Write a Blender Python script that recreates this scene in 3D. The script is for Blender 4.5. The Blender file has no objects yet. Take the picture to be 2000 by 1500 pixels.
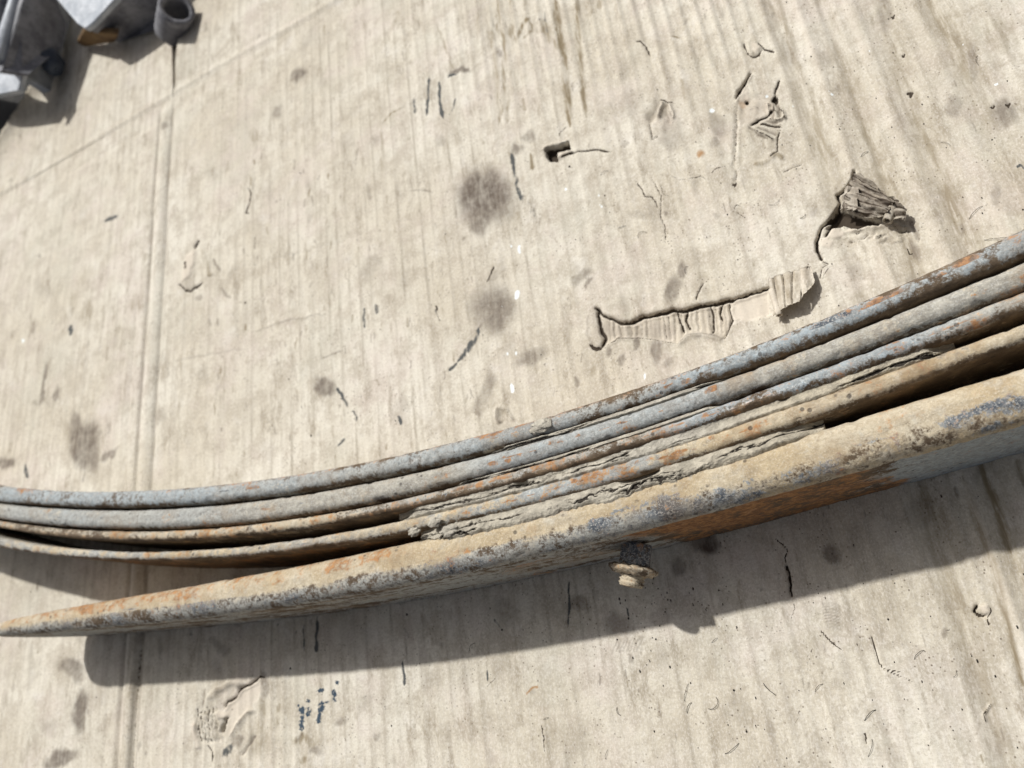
import bpy, math, random
import numpy as np
from mathutils import Vector, Matrix

sc = bpy.context.scene
COL = sc.collection
RNG = np.random.default_rng(7)
random.seed(7)

# ------------------------------------------------------------------ camera
F, H = 1500.0, 0.06                      # focal length in photo pixels (2000 wide), leaf width in metres
hn = np.array([.84, .543]); hn /= np.linalg.norm(hn); DH = 2385.
nad = np.array([hn[0] * F * F / DH, -hn[1] * F * F / DH, -F])
up = -nad / np.linalg.norm(nad)
d1 = np.array([520. - 1000, 750. + 2900, -F])
ey = d1 - up * (d1 @ up); ey /= np.linalg.norm(ey)
ex = np.cross(ey, up)
R = np.stack([ex, ey, up])               # world = R @ camera
HC = H * math.sin(math.atan2(DH, F)) ** 2 / (4.83e-5 * DH)
C = np.array([0, 0, HC])

def unproj(u, v, z):
    u = np.asarray(u, float); v = np.asarray(v, float)
    d = np.stack([(u - 1000) / F, -(v - 750) / F, -np.ones_like(u)], -1) @ R.T
    t = (np.asarray(z, float) - HC) / d[..., 2]
    return C + d * t[..., None]

def proj(P):
    c = (np.asarray(P) - C) @ R
    w = np.maximum(-c[..., 2], 0.02)
    u, v = 1000 + F * c[..., 0] / w, 750 - F * c[..., 1] / w
    bad = -c[..., 2] < 0.05
    return np.where(bad, -1e4, u), np.where(bad, -1e4, v)

cam_d = bpy.data.cameras.new("camera")
cam = bpy.data.objects.new("camera", cam_d); COL.objects.link(cam)
M = Matrix([[*R[i], C[i]] for i in range(3)] + [[0, 0, 0, 1]])
cam.matrix_world = M
cam_d.sensor_fit = 'HORIZONTAL'; cam_d.sensor_width = 36; cam_d.lens = F / 2000 * 36
cam_d.clip_start = 0.01; cam_d.clip_end = 200
cam_d.dof.use_dof = True
_f = (unproj(1330, 880, H) - C) @ R
cam_d.dof.focus_distance = float(-_f[2])
cam_d.dof.aperture_fstop = 10.5
sc.camera = cam

# ------------------------------------------------------------------ light
SUN = np.array([.435, -.635, -1.0]); SUN /= np.linalg.norm(SUN)     # direction the light travels
sun_el = math.asin(-SUN[2])
world = bpy.data.worlds.new("World"); sc.world = world; world.use_nodes = True
wn = world.node_tree.nodes; wl = world.node_tree.links; wn.clear()
wo = wn.new("ShaderNodeOutputWorld"); bg = wn.new("ShaderNodeBackground"); sky = wn.new("ShaderNodeTexSky")
sky.sky_type = 'NISHITA'; sky.sun_disc = False
sky.sun_elevation = sun_el
sky.sun_rotation = math.atan2(-SUN[0], -SUN[1])
sky.air_density = 0.35; sky.dust_density = 3.0; sky.ozone_density = 0.3
bg.inputs[1].default_value = 0.092
hs = wn.new('ShaderNodeHueSaturation'); hs.inputs['Saturation'].default_value = .35
wl.new(sky.outputs[0], hs.inputs['Color']); wl.new(hs.outputs[0], bg.inputs[0]); wl.new(bg.outputs[0], wo.inputs[0])
sl = bpy.data.lights.new("sun", 'SUN'); sl.energy = 3.4; sl.angle = math.radians(1.8); sl.color = (1, .985, .945)
so = bpy.data.objects.new("sun", sl); COL.objects.link(so)
so.rotation_euler = Vector(SUN).to_track_quat('-Z', 'Y').to_euler()
so.location = (-1, 1.5, 2.5)
sc.view_settings.view_transform = 'Standard'; sc.view_settings.look = 'None'
sc.view_settings.exposure = 0.21; sc.view_settings.gamma = 1
sc.render.engine = 'CYCLES'

# ------------------------------------------------------------------ numpy noise
_perm = np.random.default_rng(3).random((64, 64, 64)).astype(np.float32)
def vnoise(x, y, z=0.0):
    x = np.asarray(x, np.float32); y = np.asarray(y, np.float32); z = np.asarray(z, np.float32) + np.zeros_like(x)
    xi, yi, zi = np.floor(x), np.floor(y), np.floor(z)
    fx, fy, fz = x - xi, y - yi, z - zi
    fx = fx * fx * (3 - 2 * fx); fy = fy * fy * (3 - 2 * fy); fz = fz * fz * (3 - 2 * fz)
    X, Y, Z = xi.astype(np.int64), yi.astype(np.int64), zi.astype(np.int64)
    def g(a, b, c): return _perm[(X + a) & 63, (Y + b) & 63, (Z + c) & 63]
    flat = np.all(fz == 0)
    def plane(c):
        return (g(0, 0, c) * (1 - fx) + g(1, 0, c) * fx) * (1 - fy) + (g(0, 1, c) * (1 - fx) + g(1, 1, c) * fx) * fy
    p0 = plane(0)
    return p0 if flat else p0 * (1 - fz) + plane(1) * fz
def fbm(x, y, z=0.0, o=4, gain=.5):
    a, s, t = 1., 0., 0.
    x = np.asarray(x, np.float32); y = np.asarray(y, np.float32); z = np.asarray(z, np.float32)
    for i in range(o):
        s = s + a * (vnoise(x + 17.3 * i, y + 9.1 * i, z + (5.7 * i if z.ndim else 0)) - .5); t += a
        a *= gain; x = x * 2.03; y = y * 2.03; z = z * 2.03
    return s / t * 2          # about -1..1
def sst(e0, e1, x):
    t = np.clip((x - e0) / (e1 - e0), 0, 1); return t * t * (3 - 2 * t)

# ------------------------------------------------------------------ object helpers
def empty(name, loc=(0, 0, 0)):
    o = bpy.data.objects.new(name, None); o.empty_display_size = .02; o.location = loc
    COL.objects.link(o); return o
def mesh_obj(name, V, Fq, mat, parent=None, smooth=True, attrs=None):
    V = np.asarray(V, np.float32)
    me = bpy.data.meshes.new(name)
    if isinstance(Fq, np.ndarray):
        n, k = Fq.shape
        me.vertices.add(len(V)); me.vertices.foreach_set("co", V.ravel())
        me.loops.add(n * k); me.loops.foreach_set("vertex_index", Fq.astype(np.int32).ravel())
        me.polygons.add(n)
        me.polygons.foreach_set("loop_start", np.arange(0, n * k, k, dtype=np.int32))
        me.update(calc_edges=True)
    else:
        me.from_pydata([tuple(map(float, v)) for v in V], [], [tuple(map(int, f)) for f in Fq]); me.update()
    if smooth: me.polygons.foreach_set("use_smooth", np.ones(len(me.polygons), bool))
    for k, a in (attrs or {}).items():
        at = me.attributes.new(k, 'FLOAT', 'POINT'); at.data.foreach_set("value", np.asarray(a, np.float32).ravel())
    me.materials.append(mat)
    o = bpy.data.objects.new(name, me); COL.objects.link(o)
    if parent is not None: o.parent = parent
    return o
def tag(o, label=None, cat=None, kind=None, group=None):
    for k, v in (("label", label), ("category", cat), ("kind", kind), ("group", group)):
        if v: o[k] = v
    return o
def grid_faces(nx, ny, wrap=False):
    i = np.arange(nx - 1)[:, None]; m = ny if wrap else ny - 1
    j = np.arange(m)[None, :]; j2 = (j + 1) % ny
    a = i * ny + j; b = (i + 1) * ny + j; c = (i + 1) * ny + j2; d = i * ny + j2
    return np.stack([a, b, c, d], -1).reshape(-1, 4)

# ------------------------------------------------------------------ material helpers
class NT:
    def __init__(s, name):
        s.m = bpy.data.materials.new(name); s.m.use_nodes = True
        s.t = s.m.node_tree; s.t.nodes.clear()
        s.out = s.t.nodes.new("ShaderNodeOutputMaterial")
        s.b = s.t.nodes.new("ShaderNodeBsdfPrincipled"); s.t.links.new(s.b.outputs[0], s.out.inputs[0])
        s.co = s.t.nodes.new("ShaderNodeTexCoord").outputs["Object"]
    def n(s, t, **k):
        x = s.t.nodes.new(t)
        for a, v in k.items(): setattr(x, a, v)
        return x
    def l(s, a, b): s.t.links.new(a, b)
    def put(s, sock, v):
        if hasattr(v, "is_output"): s.l(v, sock)
        elif v is not None:
            try: sock.default_value = v
            except TypeError: sock.default_value = (*v, 1)
    def attr(s, name):
        x = s.n("ShaderNodeAttribute"); x.attribute_name = name; return x.outputs["Fac"]
    def map(s, scale=(1, 1, 1), rot=0.0, co=None):
        x = s.n("ShaderNodeMapping"); x.inputs["Scale"].default_value = scale; x.inputs["Rotation"].default_value = (0, 0, rot)
        s.l(co or s.co, x.inputs[0]); return x.outputs[0]
    def noise(s, scale, detail=3, rough=.55, co=None, dist=0.0):
        x = s.n("ShaderNodeTexNoise"); x.inputs["Scale"].default_value = scale; x.inputs["Detail"].default_value = detail
        x.inputs["Roughness"].default_value = rough; x.inputs["Distortion"].default_value = dist
        s.l(co or s.co, x.inputs["Vector"]); return x.outputs[0]
    def voro(s, scale, co=None, feature='F1'):
        x = s.n("ShaderNodeTexVoronoi", feature=feature); x.inputs["Scale"].default_value = scale
        s.l(co or s.co, x.inputs["Vector"]); return x.outputs[0]
    def math(s, op, a, b=None, c=None, clamp=False):
        x = s.n("ShaderNodeMath", operation=op); x.use_clamp = clamp
        for i, v in enumerate((a, b, c)):
            if v is not None: s.put(x.inputs[i], v)
        return x.outputs[0]
    def ramp(s, v, lo, hi, a=0.0, b=1.0):
        x = s.n("ShaderNodeMapRange"); x.interpolation_type = 'SMOOTHSTEP'
        s.put(x.inputs[0], v); s.put(x.inputs[1], lo); s.put(x.inputs[2], hi); s.put(x.inputs[3], a); s.put(x.inputs[4], b)
        return x.outputs[0]
    def mix(s, f, a, b, mode='MIX'):
        x = s.n("ShaderNodeMix", data_type='RGBA', blend_type=mode)
        s.put(x.inputs[0], f)
        for sock, v in ((x.inputs[6], a), (x.inputs[7], b)):
            if hasattr(v, "is_output"): s.l(v, sock)
            else: sock.default_value = (*v, 1)
        return x.outputs[2]
    def bump(s, h, strength, dist, prev=None):
        x = s.n("ShaderNodeBump"); x.inputs["Strength"].default_value = strength; x.inputs["Distance"].default_value = dist
        s.l(h, x.inputs["Height"])
        if prev is not None: s.l(prev, x.inputs["Normal"])
        return x.outputs[0]
    def done(s, col, rough, normal=None, metal=0.0, spec=.3):
        s.put(s.b.inputs["Base Color"], col); s.put(s.b.inputs["Roughness"], rough); s.put(s.b.inputs["Metallic"], metal)
        s.b.inputs["Specular IOR Level"].default_value = spec
        if normal is not None: s.l(normal, s.b.inputs["Normal"])
        return s.m

def cardboard_material(name, base=(.555, .50, .40), pale=(.68, .64, .55)):
    s = NT(name)
    big = s.noise(9, 4, .6)
    c = s.mix(s.ramp(big, .35, .65), base, pale)
    c = s.mix(s.ramp(s.noise(23, 3, .6), .45, .75, 0, .35), c, (.50, .455, .36))
    # dirt lying along the flutes
    flm = s.noise(1.0, 4, .65, s.map((110, 14, 14)))
    flute = s.math('MULTIPLY', s.attr("flute"), s.ramp(flm, .38, .66, .1, 1.0))
    c = s.mix(s.math('MULTIPLY', flute, .95), c, (.27, .235, .18))
    fl = s.noise(1.0, 4, .65, s.map((170, 12, 12)))
    c = s.mix(s.ramp(fl, .45, .68, 0, .46), c, (.38, .335, .27))
    # blotches where the paper is worn
    c = s.mix(s.ramp(s.noise(55, 6, .75), .44, .62, 0, .66), c, (.385, .335, .262))
    c = s.mix(s.ramp(s.noise(38, 5, .7), .55, .72, 0, .45), c, (.70, .665, .61))
    c = s.mix(s.ramp(s.noise(17, 4, .7), .48, .68, 0, .40), c, (.585, .50, .455))
    c = s.mix(s.ramp(s.noise(14.3, 4, .7), .50, .70, 0, .35), c, (.50, .485, .40))
    sc_ = s.noise(1.0, 5, .75, s.map((95, 26, 60), .05))
    c = s.mix(s.ramp(sc_, .53, .68, 0, .66), c, (.27, .225, .165))
    # paper fibres and grain
    f1 = s.noise(1.0, 4, .75, s.map((520, 1100, 900), .12))
    f2 = s.noise(1.0, 3, .65, s.map((1300, 700, 900), -.3))
    c = s.mix(s.ramp(f1, .45, .62, 0, .34), c, (.36, .315, .25))
    c = s.mix(s.ramp(f2, .47, .64, 0, .34), c, (.77, .735, .675))
    f3 = s.noise(700, 3, .8)
    c = s.mix(s.ramp(f3, .57, .68, 0, .38), c, (.30, .255, .20))
    c = s.mix(s.ramp(s.noise(240, 6, .8), .58, .70, 0, .55), c, (.22, .18, .135))
    pts = s.voro(420)
    c = s.mix(s.math('MULTIPLY', s.ramp(pts, .12, .20, 1, 0), s.ramp(s.noise(60, 3), .46, .60, 0, .85)), c, (.16, .13, .10))
    nz = s.noise(160, 5, .7)
    nzf = s.noise(520, 4, .7)
    streak = s.noise(1.0, 4, .65, s.map((330, 45, 45)))
    # stains
    oil = s.attr("oil")
    oilf = s.math('MULTIPLY', oil, s.ramp(streak, .36, .62, .2, 1.2), clamp=True)
    c = s.mix(oilf, c, (.21, .165, .10))
    gr = s.attr("grime_shade")
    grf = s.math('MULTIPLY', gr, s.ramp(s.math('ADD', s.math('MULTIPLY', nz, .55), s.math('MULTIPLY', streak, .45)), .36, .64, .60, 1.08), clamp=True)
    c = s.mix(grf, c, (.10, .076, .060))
    ru = s.attr("rust")
    c = s.mix(s.math('MULTIPLY', ru, s.ramp(nz, .35, .55, .3, 1.0), clamp=True), c, (.33, .17, .06))
    ink = s.attr("ink")
    inkf = s.ramp(s.math('ADD', ink, s.math('MULTIPLY', s.math('SUBTRACT', s.math('ADD', s.math('MULTIPLY', nz, .55), s.math('MULTIPLY', streak, .45)), .5), 1.9)), .46, .86)
    c = s.mix(s.math('MULTIPLY', inkf, s.ramp(ink, .02, .2)), c, (.085, .088, .086))
    blue = s.attr("blue")
    bluef = s.ramp(s.math('ADD', blue, s.math('MULTIPLY', s.math('SUBTRACT', nzf, .5), 2.0)), .5, .72)
    c = s.mix(s.math('MULTIPLY', bluef, s.ramp(blue, .02, .2)), c, (.045, .068, .095))
    torn = s.attr("torn")
    c = s.mix(s.math('MULTIPLY', torn, s.ramp(f1, .3, .7, 1, .6)), c, (.62, .55, .46))
    crack = s.attr("crack")
    crf = s.ramp(s.math('ADD', crack, s.math('MULTIPLY', s.math('SUBTRACT', nzf, .5), .9)), .34, .62)
    c = s.mix(s.math('MULTIPLY', crf, s.ramp(crack, .02, .12)), c, (.055, .042, .030))
    wh = s.attr("white")
    c = s.mix(s.ramp(s.math('ADD', wh, s.math('MULTIPLY', s.math('SUBTRACT', nzf, .5), 1.2)), .5, .65), c, (.74, .78, .78))
    h = s.math('ADD', s.math('MULTIPLY', f1, .5), s.math('MULTIPLY', nzf, .6))
    nrm = s.bump(h, .32, .0005)
    nrm = s.bump(s.noise(1.0, 4, .6, s.map((120, 40, 60))), .40, .0012, nrm)
    rgh = s.math('SUBTRACT', .9, s.math('MULTIPLY', oil, .18))
    return s.done(c, rgh, nrm, spec=.22)

def metal_material(name):
    s = NT(name)
    n1 = s.noise(90, 6, .68); n2 = s.noise(330, 5, .72); n3 = s.noise(1100, 3, .7); n0 = s.noise(28, 4, .6)
    strk = s.noise(1.0, 4, .65, s.map((60, 420, 420)))
    dark = s.mix(s.ramp(n1, .4, .62), (.105, .074, .048), (.20, .148, .098))
    dust = s.attr("dust"); tan = s.attr("tan"); rust = s.attr("rust"); navy = s.attr("navy"); blue = s.attr("blueness")
    def thr(a, w1, w2, w3, lo, hi):
        v = s.math('ADD', a, s.math('MULTIPLY', s.math('SUBTRACT', n1, .5), w1))
        v = s.math('ADD', v, s.math('MULTIPLY', s.math('SUBTRACT', n2, .5), w2))
        v = s.math('ADD', v, s.math('MULTIPLY', s.math('SUBTRACT', n3, .5), w3))
        return s.ramp(v, lo, hi)
    grey = s.mix(s.ramp(blue, 0, 1), (.435, .405, .34), (.355, .405, .43))
    grey = s.mix(s.ramp(n2, .38, .66), s.mix(.55, grey, (.17, .155, .135)), grey)
    grey = s.mix(s.ramp(n3, .48, .66, 0, .5), grey, (.58, .575, .54))
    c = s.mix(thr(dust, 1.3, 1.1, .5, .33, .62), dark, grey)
    tc = s.mix(s.ramp(n0, .4, .62), (.49, .395, .255), (.55, .485, .365))
    tc = s.mix(s.ramp(n1, .52, .68, 0, .6), tc, (.43, .315, .18))
    tc = s.mix(s.ramp(s.noise(130, 4, .7), .52, .66, 0, .6), tc, (.50, .47, .40))
    tc = s.mix(s.ramp(n2, .40, .68), s.mix(.42, tc, (.27, .20, .125)), tc)
    tc = s.mix(s.ramp(n3, .48, .66, 0, .4), tc, (.68, .62, .50))
    c = s.mix(thr(tan, 1.2, 1.0, .5, .36, .66), c, tc)
    nv = s.mix(s.ramp(n2, .42, .62), (.06, .072, .090), (.21, .225, .235))
    nv = s.mix(s.ramp(n3, .50, .62, 0, .8), nv, (.46, .45, .42))
    c = s.mix(thr(navy, 2.6, 1.8, .9, .40, .70), c, nv)
    warm = s.math('MULTIPLY', s.ramp(s.noise(46, 5, .7), .47, .66), s.math('SUBTRACT', 1.0, blue, clamp=True))
    c = s.mix(s.math('MULTIPLY', warm, .62), c, (.255, .175, .098))
    spk = s.math('MULTIPLY', s.ramp(s.noise(800, 4, .8), .55, .66), s.ramp(n1, .40, .60, .25, .8))
    c = s.mix(s.math('MULTIPLY', spk, .42), c, (.085, .070, .056))
    rc = s.mix(s.ramp(n2, .36, .66), (.155, .068, .028), (.42, .205, .075))
    c = s.mix(s.math('MULTIPLY', thr(rust, 2.1, 1.6, .8, .42, .86), .88), c, rc)
    # small dark pits
    pit = s.math('MULTIPLY', s.ramp(s.voro(240), .16, .27, 1, 0), s.ramp(s.noise(70, 3), .52, .64))
    c = s.mix(s.math('MULTIPLY', pit, .65), c, (.035, .030, .028))
    h = s.math('ADD', s.math('MULTIPLY', n2, .6), s.math('MULTIPLY', n3, .35))
    h = s.math('SUBTRACT', h, s.math('MULTIPLY', pit, .4))
    nrm = s.bump(h, .65, .0008)
    nrm = s.bump(n1, .5, .0022, nrm)
    nrm = s.bump(strk, .25, .0008, nrm)
    shine = s.attr("shine")
    rgh = s.math('SUBTRACT', .86, s.math('MULTIPLY', shine, .48))
    return s.done(c, rgh, nrm, metal=s.math('MULTIPLY', shine, .6), spec=.28)

def mud_material(name):
    s = NT(name)
    n1 = s.noise(140, 6, .7); n2 = s.noise(520, 5, .75); n3 = s.noise(1500, 2, .6)
    t = s.attr("tan")
    a = s.mix(t, (.56, .525, .45), (.60, .525, .39))
    c = s.mix(s.ramp(n1, .4, .62), s.mix(.45, a, (.17, .15, .12)), a)
    c = s.mix(s.ramp(n2, .5, .72, 0, .55), c, (.49, .46, .39))
    cr = s.attr("crack")
    c = s.mix(s.ramp(s.math('ADD', cr, s.math('MULTIPLY', s.math('SUBTRACT', n2, .5), .8)), .3, .7), c, (.05, .042, .035))
    nrm = s.bump(s.math('ADD', n2, s.math('MULTIPLY', n3, .4)), .95, .0012)
    nrm = s.bump(n1, .6, .003, nrm)
    return s.done(c, .95, nrm, spec=.15)

def plain_material(name, c1, c2, scale=60, rough=.7, metal=0.0, bump=.3, dist=.002):
    s = NT(name)
    n = s.noise(scale, 6, .65)
    c = s.mix(s.ramp(n, .35, .65), c1, c2)
    c = s.mix(s.ramp(s.noise(scale * 5, 4, .7), .5, .7, 0, .5), c, tuple(x * .55 for x in c1))
    return s.done(c, rough, s.bump(n, bump, dist), metal=metal)

MAT_CARD = cardboard_material("cardboard_paper")
MAT_METAL = metal_material("rusty_steel")
MAT_MUD = mud_material("dried_mud")
MAT_FLOOR = plain_material("floor_concrete", (.022, .021, .020), (.045, .042, .038), 30, .9)  # near-black: deep shade at the far corner is put into the colour

# ------------------------------------------------------------------ ground under the cardboard
fl = mesh_obj("floor", [(-40, -40, -.009), (40, -40, -.009), (40, 40, -.009), (-40, 40, -.009)], [(0, 1, 2, 3)], MAT_FLOOR, smooth=False)
tag(fl, kind="structure")

# ------------------------------------------------------------------ the cardboard sheet
CREASE_Y, CREASE_X = .532, -.4585
def graded(lo, hi, a, b, base, grow, pin, cap=.012):
    out = [pin]
    x = pin
    def step(x):
        d = max(0, a - x, x - b)
        return min(cap, base + grow * d + (max(0, d - .62) * .06))
    while x < hi: x += step(x); out.append(x)
    x = pin
    while x > lo: x -= step(x); out.append(x)
    return np.array(sorted(out))
gx = graded(-1.10, .62, -.18, .12, .0006, .0020, CREASE_X)
gy = graded(-.42, 1.05, -.05, .33, .0006, .0024, CREASE_Y)
ix, iy = int(np.argmin(abs(gx - CREASE_X))), int(np.argmin(abs(gy - CREASE_Y)))
X, Y = np.meshgrid(gx, gy, indexing='ij')
X = X.astype(np.float64); Y = Y.astype(np.float64)
U, V = proj(np.stack([X, Y, np.zeros_like(X)], -1))
Uw = U + 3.4 * fbm(X * 210, Y * 210, o=3) ; Vw = V + 3.4 * fbm(X * 210 + 40, Y * 210 + 11, o=3)
Us = U + 16 * fbm(X * 55, Y * 40, o=5, gain=.6); Vs = V + 22 * fbm(X * 75 + 31, Y * 40 + 7, o=5, gain=.6)
A = {k: np.zeros(X.shape, np.float32) for k in ("oil", "grime_shade", "rust", "ink", "blue", "torn", "crack", "white", "flute")}
Z = np.zeros(X.shape)

# flutes and gentle warping
pit = .0087
ph = 2 * np.pi * (X + .0016 * fbm(X * 6, Y * 6, o=2)) / pit
right = sst(-.16, .03, X + .12 * Y)
amp = (.00010 + .00010 * right) * (.45 + .9 * (vnoise(X * 14, Y * 9) )) * (1 - .7 * sst(.25, .7, vnoise(X * 8 + 5, Y * 7))) * (1 - np.exp(-((X + .467) / .014) ** 2)) * (.5 + .5 * sst(-.56, -.42, X))
Z += 2.6 * amp * (np.sin(ph) - .35 * np.cos(2 * ph))
_fd = np.abs(((ph / (2 * np.pi) + .25) % 1) - .5) * pit
A["flute"] = (np.exp(-(_fd / .0009) ** 2) * np.clip(.40 + 1.1 * fbm(X * 11 + np.floor(ph / 6.2832 + .25) * 3.7, Y * 13, o=3) + .35 * sst(-.45, -.25, X) * (1 - right), 0, 1) * (1 - .45 * right)).astype(np.float32)
Z += .0007 * fbm(X * 9, Y * 9, o=3) + .00022 * fbm(X * 45, Y * 30, o=3)
# larger wash-board creases to the right
for x0, w, d in ((.0205, .0045, -.0007), (.034, .004, .0006), (.0445, .0035, -.0006), (.0575, .004, .0006), (.069, .0045, -.0007), (.082, .004, .0005), (.096, .005, -.0006), (-.02, .004, -.0003), (-.047, .004, -.0003), (-.075, .005, -.0003)):
    xx = X - x0 - .004 * fbm(Y * 4 + x0 * 90, Y * 0 + 2, o=2) - .08 * np.clip(Y - .05, -.2, .4) * (x0 > .01) * .12
    fade = .6 + .4 * fbm(Y * 7 + x0 * 50, Y * 0, o=2)
    Z += 2.6 * d * np.exp(-(xx / w) ** 2) * fade
    if d > 0: A['torn'] = np.maximum(A['torn'], .55 * np.exp(-((xx + .0008) / (w * .5)) ** 2) * np.clip(.5 + fbm(X * 20, Y * 30, o=3), 0, 1))  # ridge crests only coloured paler here
    if d < 0 and x0 > .01:
        A["oil"] = np.maximum(A["oil"], .74 * np.exp(-(xx / (w * 1.3)) ** 2) * np.clip(fade * .9 + .45 * fbm(X * 30, Y * 20, o=3), 0, 1))

def box(u0, v0, u1, v1, m=25):
    return np.nonzero((U > u0 - m) & (U < u1 + m) & (V > v0 - m) & (V < v1 + m))
def seg_d(u, v, pts):
    d = np.full(u.shape, 1e9); t = np.zeros(u.shape); n = len(pts) - 1
    for i, ((x0, y0), (x1, y1)) in enumerate(zip(pts[:-1], pts[1:])):
        dx, dy = x1 - x0, y1 - y0; L = dx * dx + dy * dy + 1e-9
        k = np.clip(((u - x0) * dx + (v - y0) * dy) / L, 0, 1)
        q = np.hypot(u - x0 - k * dx, v - y0 - k * dy)
        m = q < d; d = np.where(m, q, d); t = np.where(m, (i + k) / n, t)
    return d, t
def line(pts, w, attr=None, s=1.0, h=0.0, hw=None, soft=.5, warp=True, taper=True):
    if attr == "crack" and h: hw = (hw or w) * .72; h = h * 1.1
    if attr == "crack": s = min(1, s * 1.15); w = w * .92
    if attr == "ink": w = w * 1.6; soft = .05
    if attr == "oil": s = min(1, s * 1.35); w = w * 1.15
    if attr == "grime_shade": s = min(1, s * 1.25)
    p = np.array(pts, float); m = max(w, hw or 0) * 2 + 12
    I = box(p[:, 0].min(), p[:, 1].min(), p[:, 0].max(), p[:, 1].max(), m)
    if not len(I[0]): return
    d, t = seg_d((Uw if warp else U)[I], (Vw if warp else V)[I], pts)
    tp = np.clip(np.minimum(t, 1 - t) * 7 + .25, 0, 1) if taper else 1.0
    if attr:
        A[attr][I] = np.maximum(A[attr][I], s * (1 - sst(w * soft, w * 1.25, d / np.maximum(tp, .2))) )
    if h: Z[I] += h * tp * np.exp(-(d / (hw or w)) ** 2)
def inside(u, v, poly):
    c = np.zeros(u.shape, bool); n = len(poly)
    for i in range(n):
        x0, y0 = poly[i]; x1, y1 = poly[(i + 1) % n]
        if y0 == y1: continue
        k = ((y0 > v) != (y1 > v)) & (u < (x1 - x0) * (v - y0) / (y1 - y0) + x0); c ^= k
    return c
def poly(pts, attr=None, s=1.0, h=0.0, soft=3.0, warp=True):
    p = np.array(pts, float)
    I = box(p[:, 0].min(), p[:, 1].min(), p[:, 0].max(), p[:, 1].max())
    if not len(I[0]): return
    u, v = (Uw if warp else U)[I], (Vw if warp else V)[I]
    c = inside(u, v, pts); d, _ = seg_d(u, v, list(pts) + [pts[0]])
    f = np.clip(.5 + np.where(c, d, -d) / (2 * soft), 0, 1)
    if attr: A[attr][I] = np.maximum(A[attr][I], s * f)
    if h: Z[I] += h * f
def blob(cx, cy, rx, ry, attr="grime_shade", s=.6, ang=0, soft=.55, sq=2.0):
    if attr == 'grime_shade': s = min(1, s * 1.28)
    r = max(rx, ry) * 1.6
    I = box(cx - r, cy - r, cx + r, cy + r)
    if not len(I[0]): return
    a = math.radians(ang); u, v = Us[I] - cx, Vs[I] - cy
    x, y = (u * math.cos(a) + v * math.sin(a)) / rx, (-u * math.sin(a) + v * math.cos(a)) / ry
    d = (abs(x) ** sq + abs(y) ** sq) ** (1 / sq)
    A[attr][I] = np.maximum(A[attr][I], s * (1 - sst(soft, 1.3, d)))

# --- creases of the box
def wline(x0, w, h, y0=-9, y1=9, attr=None, s=.5, aw=None, slope=0.0):
    m = sst(y0, y0 + .02, Y) * (1 - sst(y1 - .02, y1, Y))
    d = X - x0 - slope * (Y - .3) - .0006 * fbm(Y * 30, Y * 0 + x0 * 40, o=2)
    Z[...] += h * np.exp(-(d / w) ** 2) * m
    if attr:
        A[attr][...] = np.maximum(A[attr], s * np.exp(-(d / (aw or w)) ** 2) * m * np.clip(.65 + .6 * fbm(Y * 40, X * 40, o=3), 0, 1))
wline(-.4585, .0016, -.0016, y1=CREASE_Y, attr="grime_shade", s=.42, aw=.0014)
wline(-.4755, .0018, -.0015, y1=CREASE_Y, attr="grime_shade", s=.46, aw=.0016)
wline(-.4665, .0045, .0016, y1=CREASE_Y)
wline(-.4870, .0022, -.0006, y1=.34)
wline(-.4615, .0016, -.0030, y1=.105, attr="crack", s=.62, aw=.0014)
wline(-.4735, .0012, -.0006, y1=.03)
dY = Y - CREASE_Y
_dc = dY + .0035 * fbm(X * 5, X * 0 + 1, o=2) - .002
Z += -.0003 * np.exp(-(_dc / .0020) ** 2) + .0009 * np.exp(-((_dc - .0035) / .0034) ** 2) + .0004 * np.exp(-((dY + .022) / .006) ** 2)
Z += np.clip(dY, 0, 1) * .006
line([(0, 415), (170, 318), (330, 228)], 3, None, h=-.0005, hw=5)
# scored and scratched lines
line([(425, 535), (480, 520), (560, 500), (665, 473), (735, 445)], 1.8, "ink", .52, h=-.0002, hw=4)
line([(490, 650), (560, 625), (640, 612)], 1.8, "grime_shade", .3, h=.0003, hw=6)
line([(340, 705), (420, 690), (480, 680)], 2, "grime_shade", .2)
line([(628, 700), (668, 685)], 2, "grime_shade", .45)
line([(800, 372), (838, 371), (845, 374)], 1.5, "grime_shade", .5)

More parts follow.
